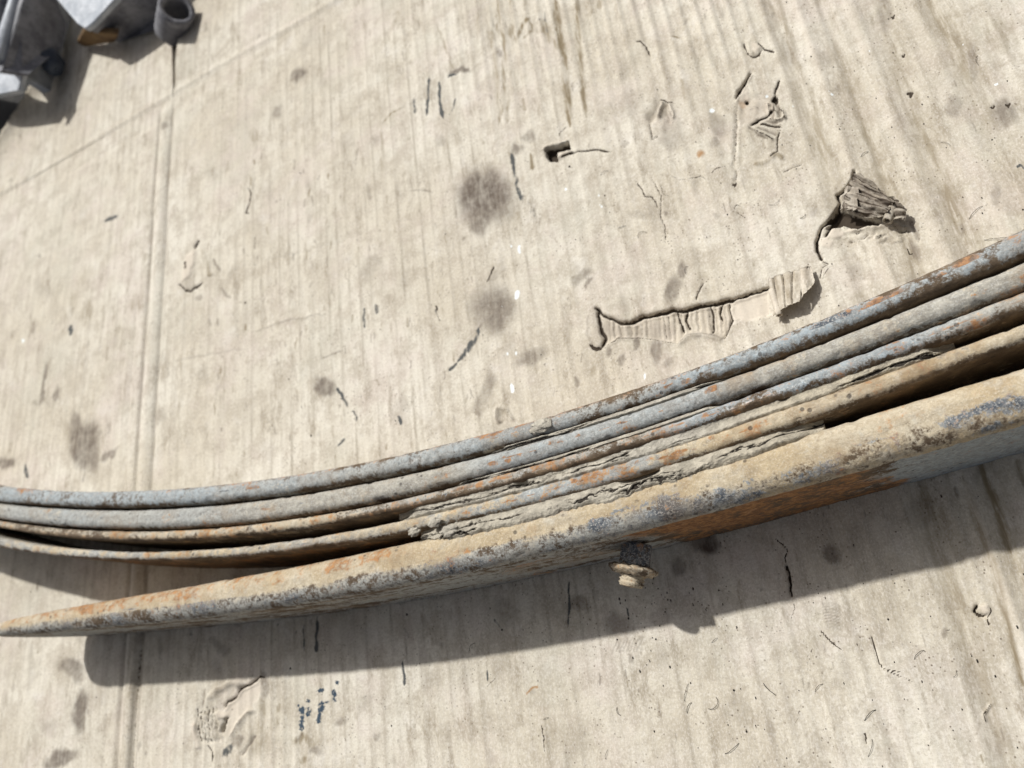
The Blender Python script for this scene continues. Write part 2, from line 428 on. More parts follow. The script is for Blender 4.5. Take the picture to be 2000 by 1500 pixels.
# --- stains and dark blotches
for b in ((948, 385, 56, 60, "grime_shade", .70), (940, 430, 26, 22, "grime_shade", .5), (968, 600, 48, 50, "grime_shade", .56), (165, 868, 30, 44, "grime_shade", .60, 0, .75, 3.2), (150, 830, 14, 22, "grime_shade", .5),
          (632, 748, 22, 20, "grime_shade", .62), (582, 152, 19, 14, "grime_shade", .62, -45), (546, 222, 8, 16, "grime_shade", .4), (1035, 690, 30, 16, "grime_shade", .42, -20), (945, 765, 15, 40, "grime_shade", .34, 20), (935, 800, 18, 12, "grime_shade", .3, 40),
          (1135, 545, 22, 9, "grime_shade", .42, -25), (1328, 530, 9, 16, "grime_shade", .55, 15), (1312, 570, 13, 34, "grime_shade", .50, 22), (140, 1312, 30, 20, "grime_shade", .55, 35), (156, 1388, 13, 42, "grime_shade", .62, 5),
          (118, 1478, 34, 17, "grime_shade", .62, -30), (10, 908, 14, 12, "grime_shade", .6), (85, 745, 6, 40, "grime_shade", .55, 10), (110, 770, 4, 20, "grime_shade", .5, 10), (216, 886, 20, 6, "grime_shade", .55, -38),
          (1860, 212, 18, 26, "grime_shade", .42), (1958, 222, 26, 26, "grime_shade", .50), (1905, 120, 10, 35, "grime_shade", .35), (1940, 380, 10, 18, "grime_shade", .3), (1775, 560, 12, 26, "grime_shade", .30), (1785, 490, 8, 26, "grime_shade", .4, -20),
          (1380, 1062, 30, 22, "grime_shade", .85), (1625, 1078, 18, 24, "grime_shade", .55), (1205, 1215, 30, 24, "grime_shade", .35), (1190, 683, 7, 12, "grime_shade", .5), (1216, 700, 7, 15, "grime_shade", .5), (1242, 666, 8, 22, "grime_shade", .55),  # the strongest is a dark blotch at the leaf's foot
          (1280, 680, 9, 26, "grime_shade", .5), (1305, 700, 10, 10, "grime_shade", .35), (1220, 595, 12, 20, "grime_shade", .18), (860, 275, 12, 10, "grime_shade", .25), (1010, 285, 9, 18, "grime_shade", .5), (1030, 265, 8, 14, "grime_shade", .4),
          (1255, 420, 30, 10, "grime_shade", .2), (735, 500, 14, 10, "grime_shade", .2), (680, 280, 16, 20, "grime_shade", .14), (790, 545, 10, 24, "grime_shade", .14), (1310, 265, 22, 26, "grime_shade", .28), (1230, 200, 20, 40, "grime_shade", .14),
          (20, 1060, 10, 14, "grime_shade", .3), (72, 1140, 4, 12, "grime_shade", .5), (440, 1462, 12, 16, "ink", .8, 35), (455, 1440, 10, 16, "grime_shade", .5, 35), (520, 1330, 10, 22, "grime_shade", .4), (515, 1395, 9, 40, "oil", .5, 5),
          (547, 1372, 4, 9, "oil", .6), (544, 1400, 5, 12, "oil", .6), (500, 1440, 26, 36, "oil", .32), (595, 1448, 20, 8, "oil", .7, 20), (597, 1484, 10, 7, "oil", .7), (665, 1415, 14, 6, "grime_shade", .45, -20),
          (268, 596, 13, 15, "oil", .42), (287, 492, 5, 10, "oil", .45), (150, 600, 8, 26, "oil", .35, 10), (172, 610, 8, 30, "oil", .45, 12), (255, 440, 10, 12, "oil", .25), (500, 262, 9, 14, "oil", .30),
          (240, 660, 26, 22, "oil", .26), (225, 720, 20, 24, "oil", .18), (1402, 240, 20, 20, "grime_shade", .36), (1395, 275, 10, 14, "grime_shade", .34), (1370, 302, 7, 9, "rust", .85), (1960, 70, 30, 60, "oil", .4), (1725, 25, 16, 40, "grime_shade", .35),
          (1010, 460, 9, 70, "oil", .34), (1790, 700, 40, 20, "oil", .2), (1600, 120, 20, 18, "grime_shade", .16), (900, 142, 22, 5, "grime_shade", .7, -28), (885, 155, 10, 4, "ink", .9, -20),
          (60, 1300, 5, 60, "grime_shade", .12), (1290, 1215, 24, 22, "grime_shade", .20), (1445, 1395, 30, 30, "grime_shade", .14), (1640, 1320, 18, 40, "grime_shade", .14), (1100, 1440, 60, 40, "grime_shade", .10), (1745, 1185, 50, 40, "oil", .12),
          (985, 1190, 26, 30, "grime_shade", .25), (1130, 1180, 26, 18, "grime_shade", .35), (1320, 1110, 14, 20, "grime_shade", .45), (1420, 1180, 22, 30, "grime_shade", .18), (1790, 1000, 30, 30, "grime_shade", .22), (700, 1245, 30, 40, "grime_shade", .12), (430, 1260, 18, 14, "grime_shade", .30)):
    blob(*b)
for k in range(9):                                                     # ridged thumb marks
    y = 1178 + k * 6
    line([(1606 + k * .6, y + 3), (1622, y - 1), (1642, y + 4)], 2.0, "grime_shade", .42 * (1 - abs(k - 4.5) / 7))
for k in range(8):
    line([(1205 + k * 7, 1248), (1195 + k * 7, 1275)], 1.7, "grime_shade", .28)
line([(936, 640), (930, 660), (912, 685), (895, 705)], 6, "ink", .85)
line([(893, 708), (876, 724)], 4, "ink", .85)
line([(952, 600), (938, 640)], 5, "grime_shade", .5)
# oily runs down the flutes at the top
for p, w, s_ in (([(972, -10), (974, 60), (985, 70), (984, 180), (973, 245)], 5, .5), ([(1000, -10), (998, 70), (1012, 85)], 5, .6), ([(1030, -10), (1030, 25)], 6, .55), ([(1083, -10), (1092, 60), (1102, 110), (1107, 180), (1113, 246)], 7, .75),
                 ([(1128, -10), (1128, 75), (1140, 180), (1146, 228)], 6, .6), ([(1150, -10), (1152, 30)], 6, .45), ([(1173, -10), (1171, 18)], 5, .6), ([(960, 60), (968, 130), (975, 215)], 6, .35), ([(994, 180), (990, 240)], 4, .45),
                 ([(1020, 190), (1026, 215)], 4, .4), ([(1035, 300), (1040, 330)], 5, .6), ([(1060, 40), (1072, 75), (1100, 95)], 8, .55), ([(1008, 80), (1022, 45), (1035, 35)], 4, .8), ([(1035, 40), (1040, 60), (1020, 75)], 3, .5),
                 ([(745, 245), (765, 220), (790, 208)], 2.5, .65), ([(745, 250), (747, 300), (744, 350)], 4, .28), ([(1330, 155), (1340, 200)], 4, .35), ([(930, 110), (935, 30)], 5, .25), ([(855, 60), (853, 110)], 5, .2), ([(850, 45), (890, 140)], 2.5, .45), ([(780, 20), (765, 60)], 4, .4),
                 ([(1880, 930), (1905, 1010), (1940, 1110), (1975, 1250), (1998, 1340)], 9, .6), ([(1915, 900), (1950, 1000), (1975, 1080)], 12, .6), ([(1985, 900), (2000, 950)], 10, .5), ([(1840, 900), (1855, 980)], 7, .4)):
    line(p, w, "oil", s_, soft=.2)
# ink-like strokes
for p, w, s_ in (([(808, 190), (812, 225)], 3, .7), ([(838, 150), (836, 190), (835, 225)], 4, .82), ([(858, 162), (861, 200), (866, 232)], 4.5, .9), ([(890, 192), (886, 212), (876, 226)], 3, .75), ([(812, 208), (860, 195)], 2, .5), ([(790, 205), (770, 222)], 2, .6),
                 ([(1000, 300), (1004, 330), (1012, 370), (1018, 392)], 5, .86), ([(1018, 380), (1035, 400), (1044, 425)], 8, .62), ([(1062, 20), (1070, 70)], 3, .6), ([(1050, 40), (1078, 42)], 2.5, .6), ([(1045, 5), (1062, 20)], 6, .4),
                 ([(572, 1222), (566, 1252)], 3, .6), ([(596, 1215), (594, 1275)], 3.5, .75), ([(621, 1204), (618, 1262), (619, 1275)], 4.5, .85), ([(640, 1215), (643, 1222)], 4, .5), ([(380, 1215), (374, 1240), (380, 1258)], 4, .6), ([(296, 1290), (290, 1312)], 4, .5),
                 ([(792, 1222), (795, 1250)], 5, .6), ([(786, 1290), (792, 1340)], 3.5, .85), ([(757, 1297), (768, 1318)], 3, .5), ([(1110, 1130), (1111, 1190), (1110, 1224)], 3, .85), ([(1225, 1185), (1228, 1205)], 3.5, .9),
                 ([(1160, 1150), (1152, 1160)], 3, .6), ([(964, 1205), (985, 1235)], 4, .7), ([(855, 1005 + 160), (850, 1200)], 4, .4), ([(880, 1190), (881, 1320)], 2.5, .5), ([(910, 1210), (911, 1300)], 3, .35), ([(140, 635), (136, 655)], 5, .9),
                 ([(232, 420), (213, 428), (204, 432)], 5, .85), ([(656, 757), (668, 772), (680, 795)], 4, .9), ([(690, 800), (698, 825)], 4, .85), ([(776, 810), (784, 828)], 4.5, .9), ([(660, 870), (675, 857)], 4, .8), ([(48, 905), (53, 935)], 4.5, .9),
                 ([(65, 815), (66, 850)], 3, .45), ([(95, 900), (96, 925)], 3, .55), ([(778, 492), (783, 520), (781, 533)], 3, .6), ([(712, 600), (712, 640)], 4, .7), ([(735, 595), (736, 612)], 4, .75), ([(825, 428), (830, 450)], 3, .5), ([(850, 605), (855, 618)], 3, .8),
                 ([(895, 400), (893, 440)], 3, .5), ([(855, 420), (855, 445)], 3, .45), ([(1205, 445), (1225, 442)], 3, .6), ([(1208, 422), (1245, 424)], 1.6, .6), ([(1210, 500), (1260, 440)], 1.2, .2)):
    line(p, w, "ink", s_, soft=.3)
for p, w in (([(592, 1378), (590, 1410), (591, 1428)], 6), ([(605, 1380), (603, 1400)], 5), ([(601, 1364), (603, 1372)], 6), ([(627, 1345), (630, 1352)], 7), ([(630, 1368), (627, 1392), (619, 1415)], 6), ([(657, 1330), (661, 1336)], 7), ([(652, 1346), (654, 1372)], 5), ([(582, 1375), (588, 1388)], 3), ([(622, 1375), (645, 1372)], 2.5)):
    line(p, w * 1.7, "blue", .80, soft=.05)
# tick-like scuffs on flute crests
for _ in range(480):
    u, v = RNG.uniform(10, 1990), RNG.uniform(0, 1500)
    if RNG.random() < .45: u, v = RNG.uniform(420, 1000), RNG.uniform(300, 900)
    ln = RNG.uniform(4, 24); w = RNG.uniform(.9, 2.1)
    dx = (u - 520) / (v + 2900) * ln
    line([(u, v), (u + dx + RNG.normal(0, 1.5), v + ln)], w, RNG.choice(["ink", "grime_shade", "oil", "grime_shade", "oil", "grime_shade"]), RNG.uniform(.25, .58), soft=.25)
# small scratches
for _ in range(70):
    u, v = RNG.uniform(900, 1990), RNG.uniform(0, 1490); a = RNG.uniform(0, 6.28); ln = RNG.uniform(8, 40)
    p = [(u, v)]
    for k in range(3):
        a += RNG.normal(0, .35); u += ln / 3 * math.cos(a); v += ln / 3 * math.sin(a); p.append((u, v))
    line(p, 1.1, "crack", RNG.uniform(.15, .36), h=-.00015, hw=2)
for _ in range(150):
    u, v = RNG.uniform(0, 2000), RNG.uniform(0, 1500); r = RNG.uniform(2, 7)
    blob(u, v, r, r * RNG.uniform(.7, 2.6), RNG.choice(["grime_shade", "oil", "grime_shade"]), RNG.uniform(.15, .5), RNG.uniform(-20, 20))
for _ in range(240):
    u, v = RNG.uniform(0, 2000), RNG.uniform(0, 1500); r = RNG.uniform(8, 26)
    blob(u, v, r * RNG.uniform(.5, 1), r * RNG.uniform(.8, 2.0), RNG.choice(["grime_shade", "oil", "oil"]), RNG.uniform(.08, .26), RNG.uniform(-15, 25), soft=.05)
# white flecks
for u, v, a, b in ((1015, 487, 4, 10), (1000, 482, 3, 4), (1010, 575, 7, 11), (990, 690, 3, 5), (1008, 691, 3, 5), (1001, 757, 5, 15), (1105, 369, 4, 3), (1171, 380, 3, 3), (1175, 404, 3, 3), (1259, 735, 3, 9), (1390, 215, 6, 5), (1946, 163, 6, 3), (1626, 187, 4, 3),
                   (1497, 187, 4, 4), (46, 665, 4, 4), (980, 600, 2, 2), (1548, 207, 3, 3), (1620, 182, 2, 2), (1172, 402, 2, 2), (1700, 100, 2, 2), (1880, 85, 3, 2)):
    I = box(u - 20, v - 20, u + 20, v + 20)
    a *= .72; b *= .8; d = np.hypot((Uw[I] - u) / a, (Vw[I] - v) / b); A["white"][I] = np.maximum(A["white"][I], 1 - sst(.7, 1.25, d))

# --- tears, dents and holes
# long tear with the flutes laid bare
tearU = [(1163, 604), (1176, 614), (1205, 628), (1235, 631), (1258, 618), (1282, 613), (1315, 606), (1345, 605), (1366, 597), (1385, 595), (1412, 588), (1432, 584), (1470, 571), (1502, 560)]
tearR = tearU[:12] + [(1428, 605), (1431, 624), (1416, 660), (1385, 652), (1356, 650), (1340, 656), (1322, 670), (1290, 665), (1250, 660), (1205, 660), (1180, 682), (1174, 650)]
poly(tearR, "torn", .35, h=-.0017, soft=3)
poly([(1431, 588), (1500, 564), (1505, 615), (1470, 625), (1432, 622)], "torn", .9, h=-.0010, soft=3)
line(tearU, 2.7, "crack", .85, h=-.0024, hw=3.6, taper=False)
line([(x, y - 11) for x, y in tearU], 5, None, h=.0005, hw=8)
line([(1166, 606), (1172, 640), (1180, 660), (1175, 682)], 3, "crack", .85, h=-.0015, hw=4)
line([(1150, 672), (1166, 682), (1174, 680)], 4, "crack", .9, h=-.0012, hw=4)
line([(1150, 615), (1146, 650), (1155, 672)], 3, "grime_shade", .25, h=.0004, hw=7)
for i, uu in enumerate(range(1186, 1425, 11)):
    j = RNG.normal(0, 2); top = np.interp(uu, [p[0] for p in tearU], [p[1] for p in tearU]) + 4
    bot = np.interp(uu, [1174, 1205, 1250, 1290, 1322, 1345, 1385, 1416], [676, 658, 658, 662, 668, 652, 650, 655]) - 2
    line([(uu + j, top), (uu + j + 3 + RNG.normal(0, 1.5), bot)], 1.8, "crack", RNG.uniform(.05, .5), h=-RNG.uniform(.0002, .0009), hw=3)
    line([(uu + j + 6, top), (uu + j + 9 + RNG.normal(0, 2), bot)], 1.8, None, h=RNG.uniform(.0001, .0007), hw=3.0)
for p in ([(1322, 607), (1326, 630), (1335, 648)], [(1340, 606), (1338, 625), (1348, 645)], [(1387, 597), (1392, 630), (1389, 652)], [(1410, 590), (1405, 610), (1408, 625)], [(1424, 588), (1426, 606), (1430, 624), (1424, 640), (1414, 661)]):
    line(p, 2.3, "crack", .8, h=-.0014, hw=3)
line([(1180, 682), (1205, 660), (1250, 659), (1290, 665), (1322, 671)], 2, "crack", .55, h=.0008, hw=5)
line([(1322, 671), (1340, 656), (1370, 650), (1400, 655), (1414, 662)], 2.4, "grime_shade", .5, h=.0016, hw=7)
line([(1360, 590), (1364, 572), (1374, 552)], 2, "crack", .6, h=-.0006)
line([(1404, 680), (1413, 690)], 1.5, "crack", .5)
line([(1435, 624), (1450, 630), (1448, 622)], 1.3, "ink", .6)
for a, b in ((1190, 640), (1210, 645), (1230, 650), (1250, 642), (1275, 640), (1300, 638)): blob(a, b, 16, 14, "grime_shade", .34)
poly(tearR, "oil", .22, soft=3)
# crumpled tear towards the right
holeB = [(1668, 338), (1664, 352), (1657, 362), (1648, 372), (1636, 380), (1640, 392), (1638, 404), (1632, 418), (1618, 432), (1604, 444), (1600, 456), (1596, 470), (1598, 490), (1605, 505)]
line(holeB, 3.0, "crack", .95, h=-.0036, hw=3.8, taper=False)
poly([(1634, 402), (1650, 408), (1670, 418), (1700, 428), (1722, 434), (1715, 440), (1690, 444), (1676, 448), (1664, 442), (1648, 436), (1632, 444), (1616, 446)], "crack", .8, h=-.0055, soft=3)
poly([(1622, 446), (1634, 440), (1650, 452), (1652, 460), (1630, 466), (1618, 462)], "torn", .95, h=.0008, soft=2)
poly([(1604, 470), (1614, 462), (1628, 472), (1620, 484), (1606, 480)], "torn", .9, h=.0006, soft=2)
line([(1626, 444), (1618, 452), (1612, 462)], 3, "crack", .85, h=-.002)
line([(1650, 452), (1680, 448), (1705, 444), (1730, 440), (1760, 436)], 4, "torn", .7, h=.0014, hw=5)
for k in range(26):
    u, v = RNG.uniform(1645, 1762), RNG.uniform(440, 475); a = RNG.uniform(-.6, .6)
    line([(u, v), (u + 9 * math.cos(a), v + 9 * math.sin(a)), (u + 16, v + RNG.normal(0, 5))], 1.6, "crack", RNG.uniform(.2, .55), h=RNG.choice([-.0007, .0008]), hw=3)
line([(1775, 430), (1790, 455), (1792, 470)], 5, "grime_shade", .45, h=-.0008)
line([(1605, 508), (1618, 515), (1606, 525), (1600, 545)], 1.6, "crack", .7, h=-.0005)
line([(1606, 545), (1618, 525)], 1.4, "crack", .6)
line([(1772, 485), (1778, 494), (1786, 494)], 1.6, "crack", .8)
# tear with the yellowish inner paper
line([(1467, 142), (1458, 154), (1450, 168), (1444, 180), (1437, 192)], 3, "crack", .95, h=-.0028, hw=4)
poly([(1452, 168), (1460, 172), (1462, 192), (1452, 200), (1445, 198)], "torn", .9, h=.0006, soft=2)
poly([(1442, 200), (1456, 186), (1500, 188), (1515, 200), (1510, 230), (1470, 245), (1450, 240)], "torn", .4, h=-.0010, soft=5)
blob(1455, 200, 9, 9, "rust", .6)
poly([(1446, 196), (1500, 192), (1528, 205), (1530, 250), (1518, 290), (1500, 318), (1470, 322), (1448, 260)], "oil", .22, soft=10)
poly([(1480, 205), (1505, 205), (1495, 228), (1476, 236)], "oil", .3, h=-.0008, soft=4)
for _p in ([(1505, 200), (1512, 215), (1508, 232)], [(1512, 196), (1522, 214), (1524, 232)], [(1494, 236), (1512, 240), (1530, 234)], [(1480, 246), (1504, 258), (1516, 262)], [(1462, 246), (1480, 262), (1500, 272)]): line(_p, 2.6, "grime_shade", .6, h=-.0009, hw=3)
line([(1455, 196), (1460, 202)], 4, "crack", .9, h=-.002)
line([(1523, 155), (1516, 172), (1514, 190), (1508, 196)], 2.4, "crack", .9, h=-.0012)
line([(1506, 194), (1515, 198), (1516, 190)], 4.5, "crack", .95, h=-.0025)
line([(1465, 243), (1480, 234), (1500, 222), (1512, 214)], 3, "crack", .85, h=-.0018)
line([(1485, 240), (1505, 246), (1525, 248)], 2.6, "crack", .85, h=-.0014)
for p in ([(1500, 200), (1503, 222)], [(1508, 198), (1516, 224)], [(1519, 208), (1531, 220), (1533, 236)], [(1498, 232), (1520, 236), (1535, 228)], [(1470, 252), (1500, 268), (1510, 272)]):
    line(p, 1.8, "crack", .6, h=.0012, hw=4)
line([(1525, 252), (1517, 270), (1520, 292), (1516, 296), (1504, 308)], 2, "crack", .8, h=-.0009)
line([(1504, 309), (1515, 300), (1530, 310)], 5, "oil", .5, h=.0008)
line([(1440, 205), (1438, 260), (1432, 318), (1438, 340), (1437, 358)], 3, "crack", .42, h=-.0009, hw=5)  # soft shading line of the fold, put into the colour
line([(1450, 205), (1450, 262), (1446, 320)], 6, "oil", .28, h=-.0004, hw=6)
line([(1472, 322), (1490, 318), (1505, 312)], 4, "oil", .5, h=.0005)
line([(1388, 338), (1400, 328), (1416, 324)], 1.8, "crack", .5)
line([(1530, 338), (1545, 328), (1565, 320)], 1.8, "crack", .5, h=-.0004)
# small flap curl above it
line([(1455, 82), (1452, 92), (1460, 104), (1470, 112), (1484, 108), (1490, 98)], 2.2, "crack", .6, h=-.0007, hw=3)
line([(1462, 80), (1463, 98), (1472, 108)], 3, None, h=.0012, hw=4)
poly([(1466, 82), (1482, 86), (1488, 96), (1476, 106), (1466, 96)], "torn", .6, h=.0006, soft=2)
line([(1480, 82), (1487, 90), (1494, 97), (1515, 103)], 2.2, "crack", .85, h=-.0012)
# folded dent; its shaded facets and lit ridges are also coloured in
line([(1290, 194), (1278, 215), (1268, 238)], 6, "grime_shade", .30, h=-.0022, hw=8)
line([(1292, 196), (1288, 215), (1287, 232)], 3, 'torn', .7, h=.0030, hw=4)
line([(1302, 198), (1304, 218), (1310, 238)], 5, "grime_shade", .30, h=-.0020, hw=6)
line([(1308, 200), (1312, 218), (1314, 232)], 3, 'torn', .7, h=.0024, hw=3.5)
line([(1268, 238), (1272, 255), (1272, 272), (1285, 265)], 2, "crack", .5, h=-.0008)
line([(1290, 192), (1300, 196), (1318, 202)], 2, "crack", .6, h=-.0006)
line([(1240, 80), (1252, 81), (1262, 92), (1273, 112)], 2, "crack", .7, h=-.0006)
line([(1308, 72), (1322, 70), (1330, 73)], 1.6, "oil", .8)
# dark square hole and its lifted lip
poly([(1062, 292), (1085, 287), (1110, 279), (1112, 288), (1090, 296), (1090, 314), (1072, 314)], "crack", .95, h=-.0060, soft=2)
line([(1058, 290), (1085, 283), (1112, 276)], 3, None, h=.0012, hw=4)
poly([(1088, 302), (1100, 297), (1112, 292), (1118, 296), (1098, 310), (1088, 314)], "torn", .8, h=.0016, soft=2)
line([(1095, 310), (1112, 300), (1135, 295), (1160, 293), (1195, 296)], 2.2, "crack", .75, h=-.0008)
line([(1108, 245), (1093, 260), (1094, 268)], 1.5, "crack", .5)
# torn spot near the bottom edge
line([(440, 1380), (446, 1370), (462, 1360), (470, 1345), (485, 1338), (500, 1330), (508, 1322), (514, 1324)], 2.8, "crack", .72, h=-.0016, hw=4, taper=False)
line([(408, 1368), (425, 1350), (455, 1336), (478, 1334)], 5, "grime_shade", .32, h=.0015, hw=7)
poly([(442, 1378), (465, 1362), (488, 1340), (512, 1326), (514, 1350), (500, 1368), (480, 1394), (462, 1412), (444, 1440), (446, 1400)], "torn", .75, h=-.0004, soft=3)
poly([(426, 1392), (440, 1388), (446, 1396), (438, 1404), (428, 1404)], "torn", 1, h=.001, soft=2)
poly([(440, 1403), (446, 1402), (440, 1424), (433, 1436), (432, 1430)], "crack", 1, h=-.005, soft=1.5)
for uu in (386, 392, 399, 407, 415, 423):
    line([(uu, 1385 + (uu - 386) * -.2), (uu + 2, 1420), (uu + 6, 1450)], 2.2, "crack", RNG.uniform(.4, .75), h=-.0018, hw=3)
    line([(uu + 3.5, 1388), (uu + 5, 1420), (uu + 8, 1446)], 2.2, None, h=.0016, hw=3)
line([(380, 1410), (384, 1440), (390, 1465)], 3, "torn", .8, h=.0018, hw=5)
line([(404, 1455), (414, 1470), (413, 1486)], 2, "crack", .75)
line([(400, 1345), (396, 1380)], 2.5, "grime_shade", .5, h=-.0006)
line([(500, 1385), (482, 1395), (470, 1412), (448, 1440)], 2.5, "grime_shade", .55, h=.0012, hw=5)
line([(500, 1435), (488, 1455), (472, 1474)], 2.5, "grime_shade", .6, h=-.001, hw=4)
# dent left of centre
line([(388, 470), (380, 486)], 3.2, "crack", .95, h=-.0016, hw=4)
poly([(362, 500), (382, 488), (378, 520), (366, 545), (356, 548)], "torn", .9, h=.0012, soft=3)
line([(360, 510), (363, 525)], 3, "crack", .8)
line([(348, 552), (355, 562), (370, 570), (382, 560), (396, 550)], 3, "crack", .65, h=-.001, hw=4)
line([(395, 490), (405, 520), (410, 540)], 4, "oil", .4, h=.001, hw=6)
line([(415, 505), (430, 530)], 3, "grime_shade", .55)
line([(432, 560), (448, 585)], 2.5, "grime_shade", .45)
line([(484, 362), (490, 375), (486, 400), (482, 414), (490, 416)], 2.2, "crack", .6, h=-.0008)
poly([(482, 372), (488, 372), (487, 400), (482, 404)], "torn", .8)
poly([(960, 530), (972, 528), (975, 545), (952, 552)], "grime_shade", .45)
line([(950, 552), (960, 530), (966, 522)], 1.8, "crack", .8)
line([(850, 598), (853, 606)], 2, "crack", .8); line([(852, 610), (860, 628)], 1.5, "crack", .5)
# loose triangle just behind the spring
line([(975, 795), (972, 815), (978, 828)], 4, "grime_shade", .55, h=.0018, hw=6)
line([(975, 796), (990, 800), (1005, 822)], 2.2, "crack", .4, h=.0012, hw=4)
# slit in the spring's shadow, little pock mark, wandering cracks at the bottom right
line([(1515, 1050), (1525, 1058), (1530, 1065), (1539, 1074), (1535, 1088), (1536, 1102)], 1.6, "crack", .75, h=-.0006)
line([(1536, 1102), (1540, 1120), (1544, 1145), (1547, 1166)], 2.8, "crack", .98, h=-.0035, hw=3)
line([(1547, 1166), (1550, 1190), (1544, 1210)], 1.5, "crack", .5)
line([(1908, 1180), (1904, 1195), (1912, 1203), (1928, 1204)], 3, "crack", .85, h=-.0022, hw=4)
poly([(1912, 1182), (1930, 1180), (1934, 1196), (1922, 1200)], "torn", .8, h=.0008, soft=2)
line([(1930, 1180), (1936, 1192), (1930, 1204), (1932, 1222)], 1.8, "crack", .7)
line([(1601, 1230), (1615, 1246), (1634, 1262), (1650, 1272)], 2, "crack", .62, h=-.0006)
line([(1702, 1236), (1708, 1262), (1716, 1284), (1724, 1304)], 2.4, "crack", .72, h=-.0009)
line([(1724, 1304), (1745, 1310), (1762, 1312)], 1.5, "crack", .55); line([(1725, 1308), (1770, 1324), (1782, 1332)], 1.6, "crack", .6)
line([(1590, 1265), (1578, 1285), (1576, 1305)], 1.4, "crack", .5)
line([(1832, 1225), (1850, 1232), (1870, 1231)], 1.8, "crack", .45)
line([(1940, 1372), (1926, 1388), (1920, 1395), (1925, 1412)], 2.5, "crack", .55, h=.0008)
line([(1688, 1428), (1691, 1440), (1692, 1456)], 2.4, "crack", .7, h=-.0006)
line([(1055, 1415), (1062, 1440), (1064, 1470)], 2.2, "crack", .62)
line([(1026, 1355), (1040, 1344), (1053, 1341)], 2, "rust", .9)
line([(949, 1342), (968, 1322)], 1.4, "crack", .5)
line([(950, 1308), (952, 1330)], 2.5, "ink", .8)
line([(1555, 1372), (1560, 1398), (1553, 1418)], 1.3, "crack", .45)
line([(1288, 360), (1296, 380), (1310, 386)], 1.8, "crack", .5); line([(1270, 345), (1290, 382), (1290, 420), (1298, 440), (1300, 480)], 1.7, "crack", .6, h=-.0005)
line([(1240, 352), (1254, 370), (1258, 382), (1273, 384), (1284, 408)], 1.8, "crack", .7, h=-.0006)
line([(1305, 338), (1314, 345), (1330, 348), (1345, 350), (1370, 342), (1385, 355)], 1.6, "crack", .5)
line([(1432, 410), (1440, 398), (1450, 402)], 1.5, "crack", .6); line([(1434, 415), (1460, 424)], 1.4, "crack", .5)
line([(1470, 388), (1505, 388)], 1.2, "crack", .35)
line([(1984, 328), (1992, 322), (2002, 330)], 3.5, "ink", .8)
line([(1775, 190), (1780, 181), (1768, 183)], 3, "crack", .8, h=-.0006)
for u, v in ((1760, 105), (1935, 205), (1962, 205), (1738, 30), (1430, 358)): line([(u, v), (u + 6, v + 5), (u + 9, v - 3)], 2.4, "crack", .8, h=-.0005)

for _pts in (tearU, holeB, [(1467, 142), (1458, 154), (1450, 168), (1444, 180), (1437, 192)], [(440, 1380), (446, 1370), (462, 1360), (470, 1345), (485, 1338), (500, 1330), (508, 1322)]):
    line([(x_ + 2, y_ + 5.5) for x_, y_ in _pts], 1.8, "torn", .9, h=.0007, hw=2.2, taper=False)
Z = np.maximum(Z, -.0072)
# the right-hand flap stands a little proud along the slit
Z += .0045 * np.exp(-np.maximum(0, X - CREASE_X) / .045) * sst(.0, .05, dY) * (np.arange(len(gx))[:, None] >= ix + 1)
# the left flap curls up at its torn far edge
EA, EB = unproj(2, 292, 0)[:2], unproj(160, 38, 0)[:2]
en = np.array([-(EB - EA)[1], (EB - EA)[0]]); en /= np.linalg.norm(en)
edge_d = -((X - EA[0]) * en[0] + (Y - EA[1]) * en[1])           # >0 on the sheet side
edge_d = edge_d + .0018 * fbm(X * 40, Y * 40, o=3)
Z += .009 * np.exp(-np.clip(edge_d, 0, 1) / .009) * (edge_d < .2) * (Y > CREASE_Y)

sheet = tag(empty("cardboard_sheet", (-.2, .2, 0)), "flattened brown corrugated cardboard box, stained and torn, spread under the leaf spring", "cardboard")
def sub_sheet(name, i0, i1, j0, j1, xs=None, cut=None):
    sl_ = (slice(i0, i1), slice(j0, j1))
    x, y, z = X[sl_].copy(), Y[sl_].copy(), Z[sl_].copy()
    if xs is not None: x = x + xs(x, y)
    nx, ny = x.shape
    Vt = np.stack([x, y, z], -1).reshape(-1, 3)
    Fq = grid_faces(nx, ny)
    if cut is not None:
        keep = cut[sl_].reshape(-1)
        Fq = Fq[keep[Fq].all(1)]
    # skirt: the board's thickness along its open border
    e = np.concatenate([Fq[:, [0, 1]], Fq[:, [1, 2]], Fq[:, [2, 3]], Fq[:, [3, 0]]])
    key = np.sort(e, 1); code = key[:, 0].astype(np.int64) * len(Vt) + key[:, 1]
    _, inv, cnt = np.unique(code, return_inverse=True, return_counts=True)
    be = e[cnt[inv] == 1]
    low = Vt.copy(); low[:, 2] = low[:, 2] - .0048
    bv = np.unique(be); mp = np.full(len(Vt), -1); mp[bv] = np.arange(len(bv)) + len(Vt)
    sk = np.stack([be[:, 1], be[:, 0], mp[be[:, 0]], mp[be[:, 1]]], 1)
    Vall = np.concatenate([Vt, low[bv]])
    at = {k: np.concatenate([a[sl_].reshape(-1), a[sl_].reshape(-1)[bv]]) for k, a in A.items()}
    o = mesh_obj(name, Vall, np.concatenate([Fq, sk]), MAT_CARD, sheet, attrs=at)
    o.location = -Vector(sheet.location)
    return o
sub_sheet("panel", 0, len(gx), 0, iy + 1)
sub_sheet("flap", 0, ix + 1, iy, len(gy), lambda x, y: -.085 * (y - CREASE_Y) * np.exp(np.minimum(0, x - CREASE_X) / .05), cut=edge_d > 0)
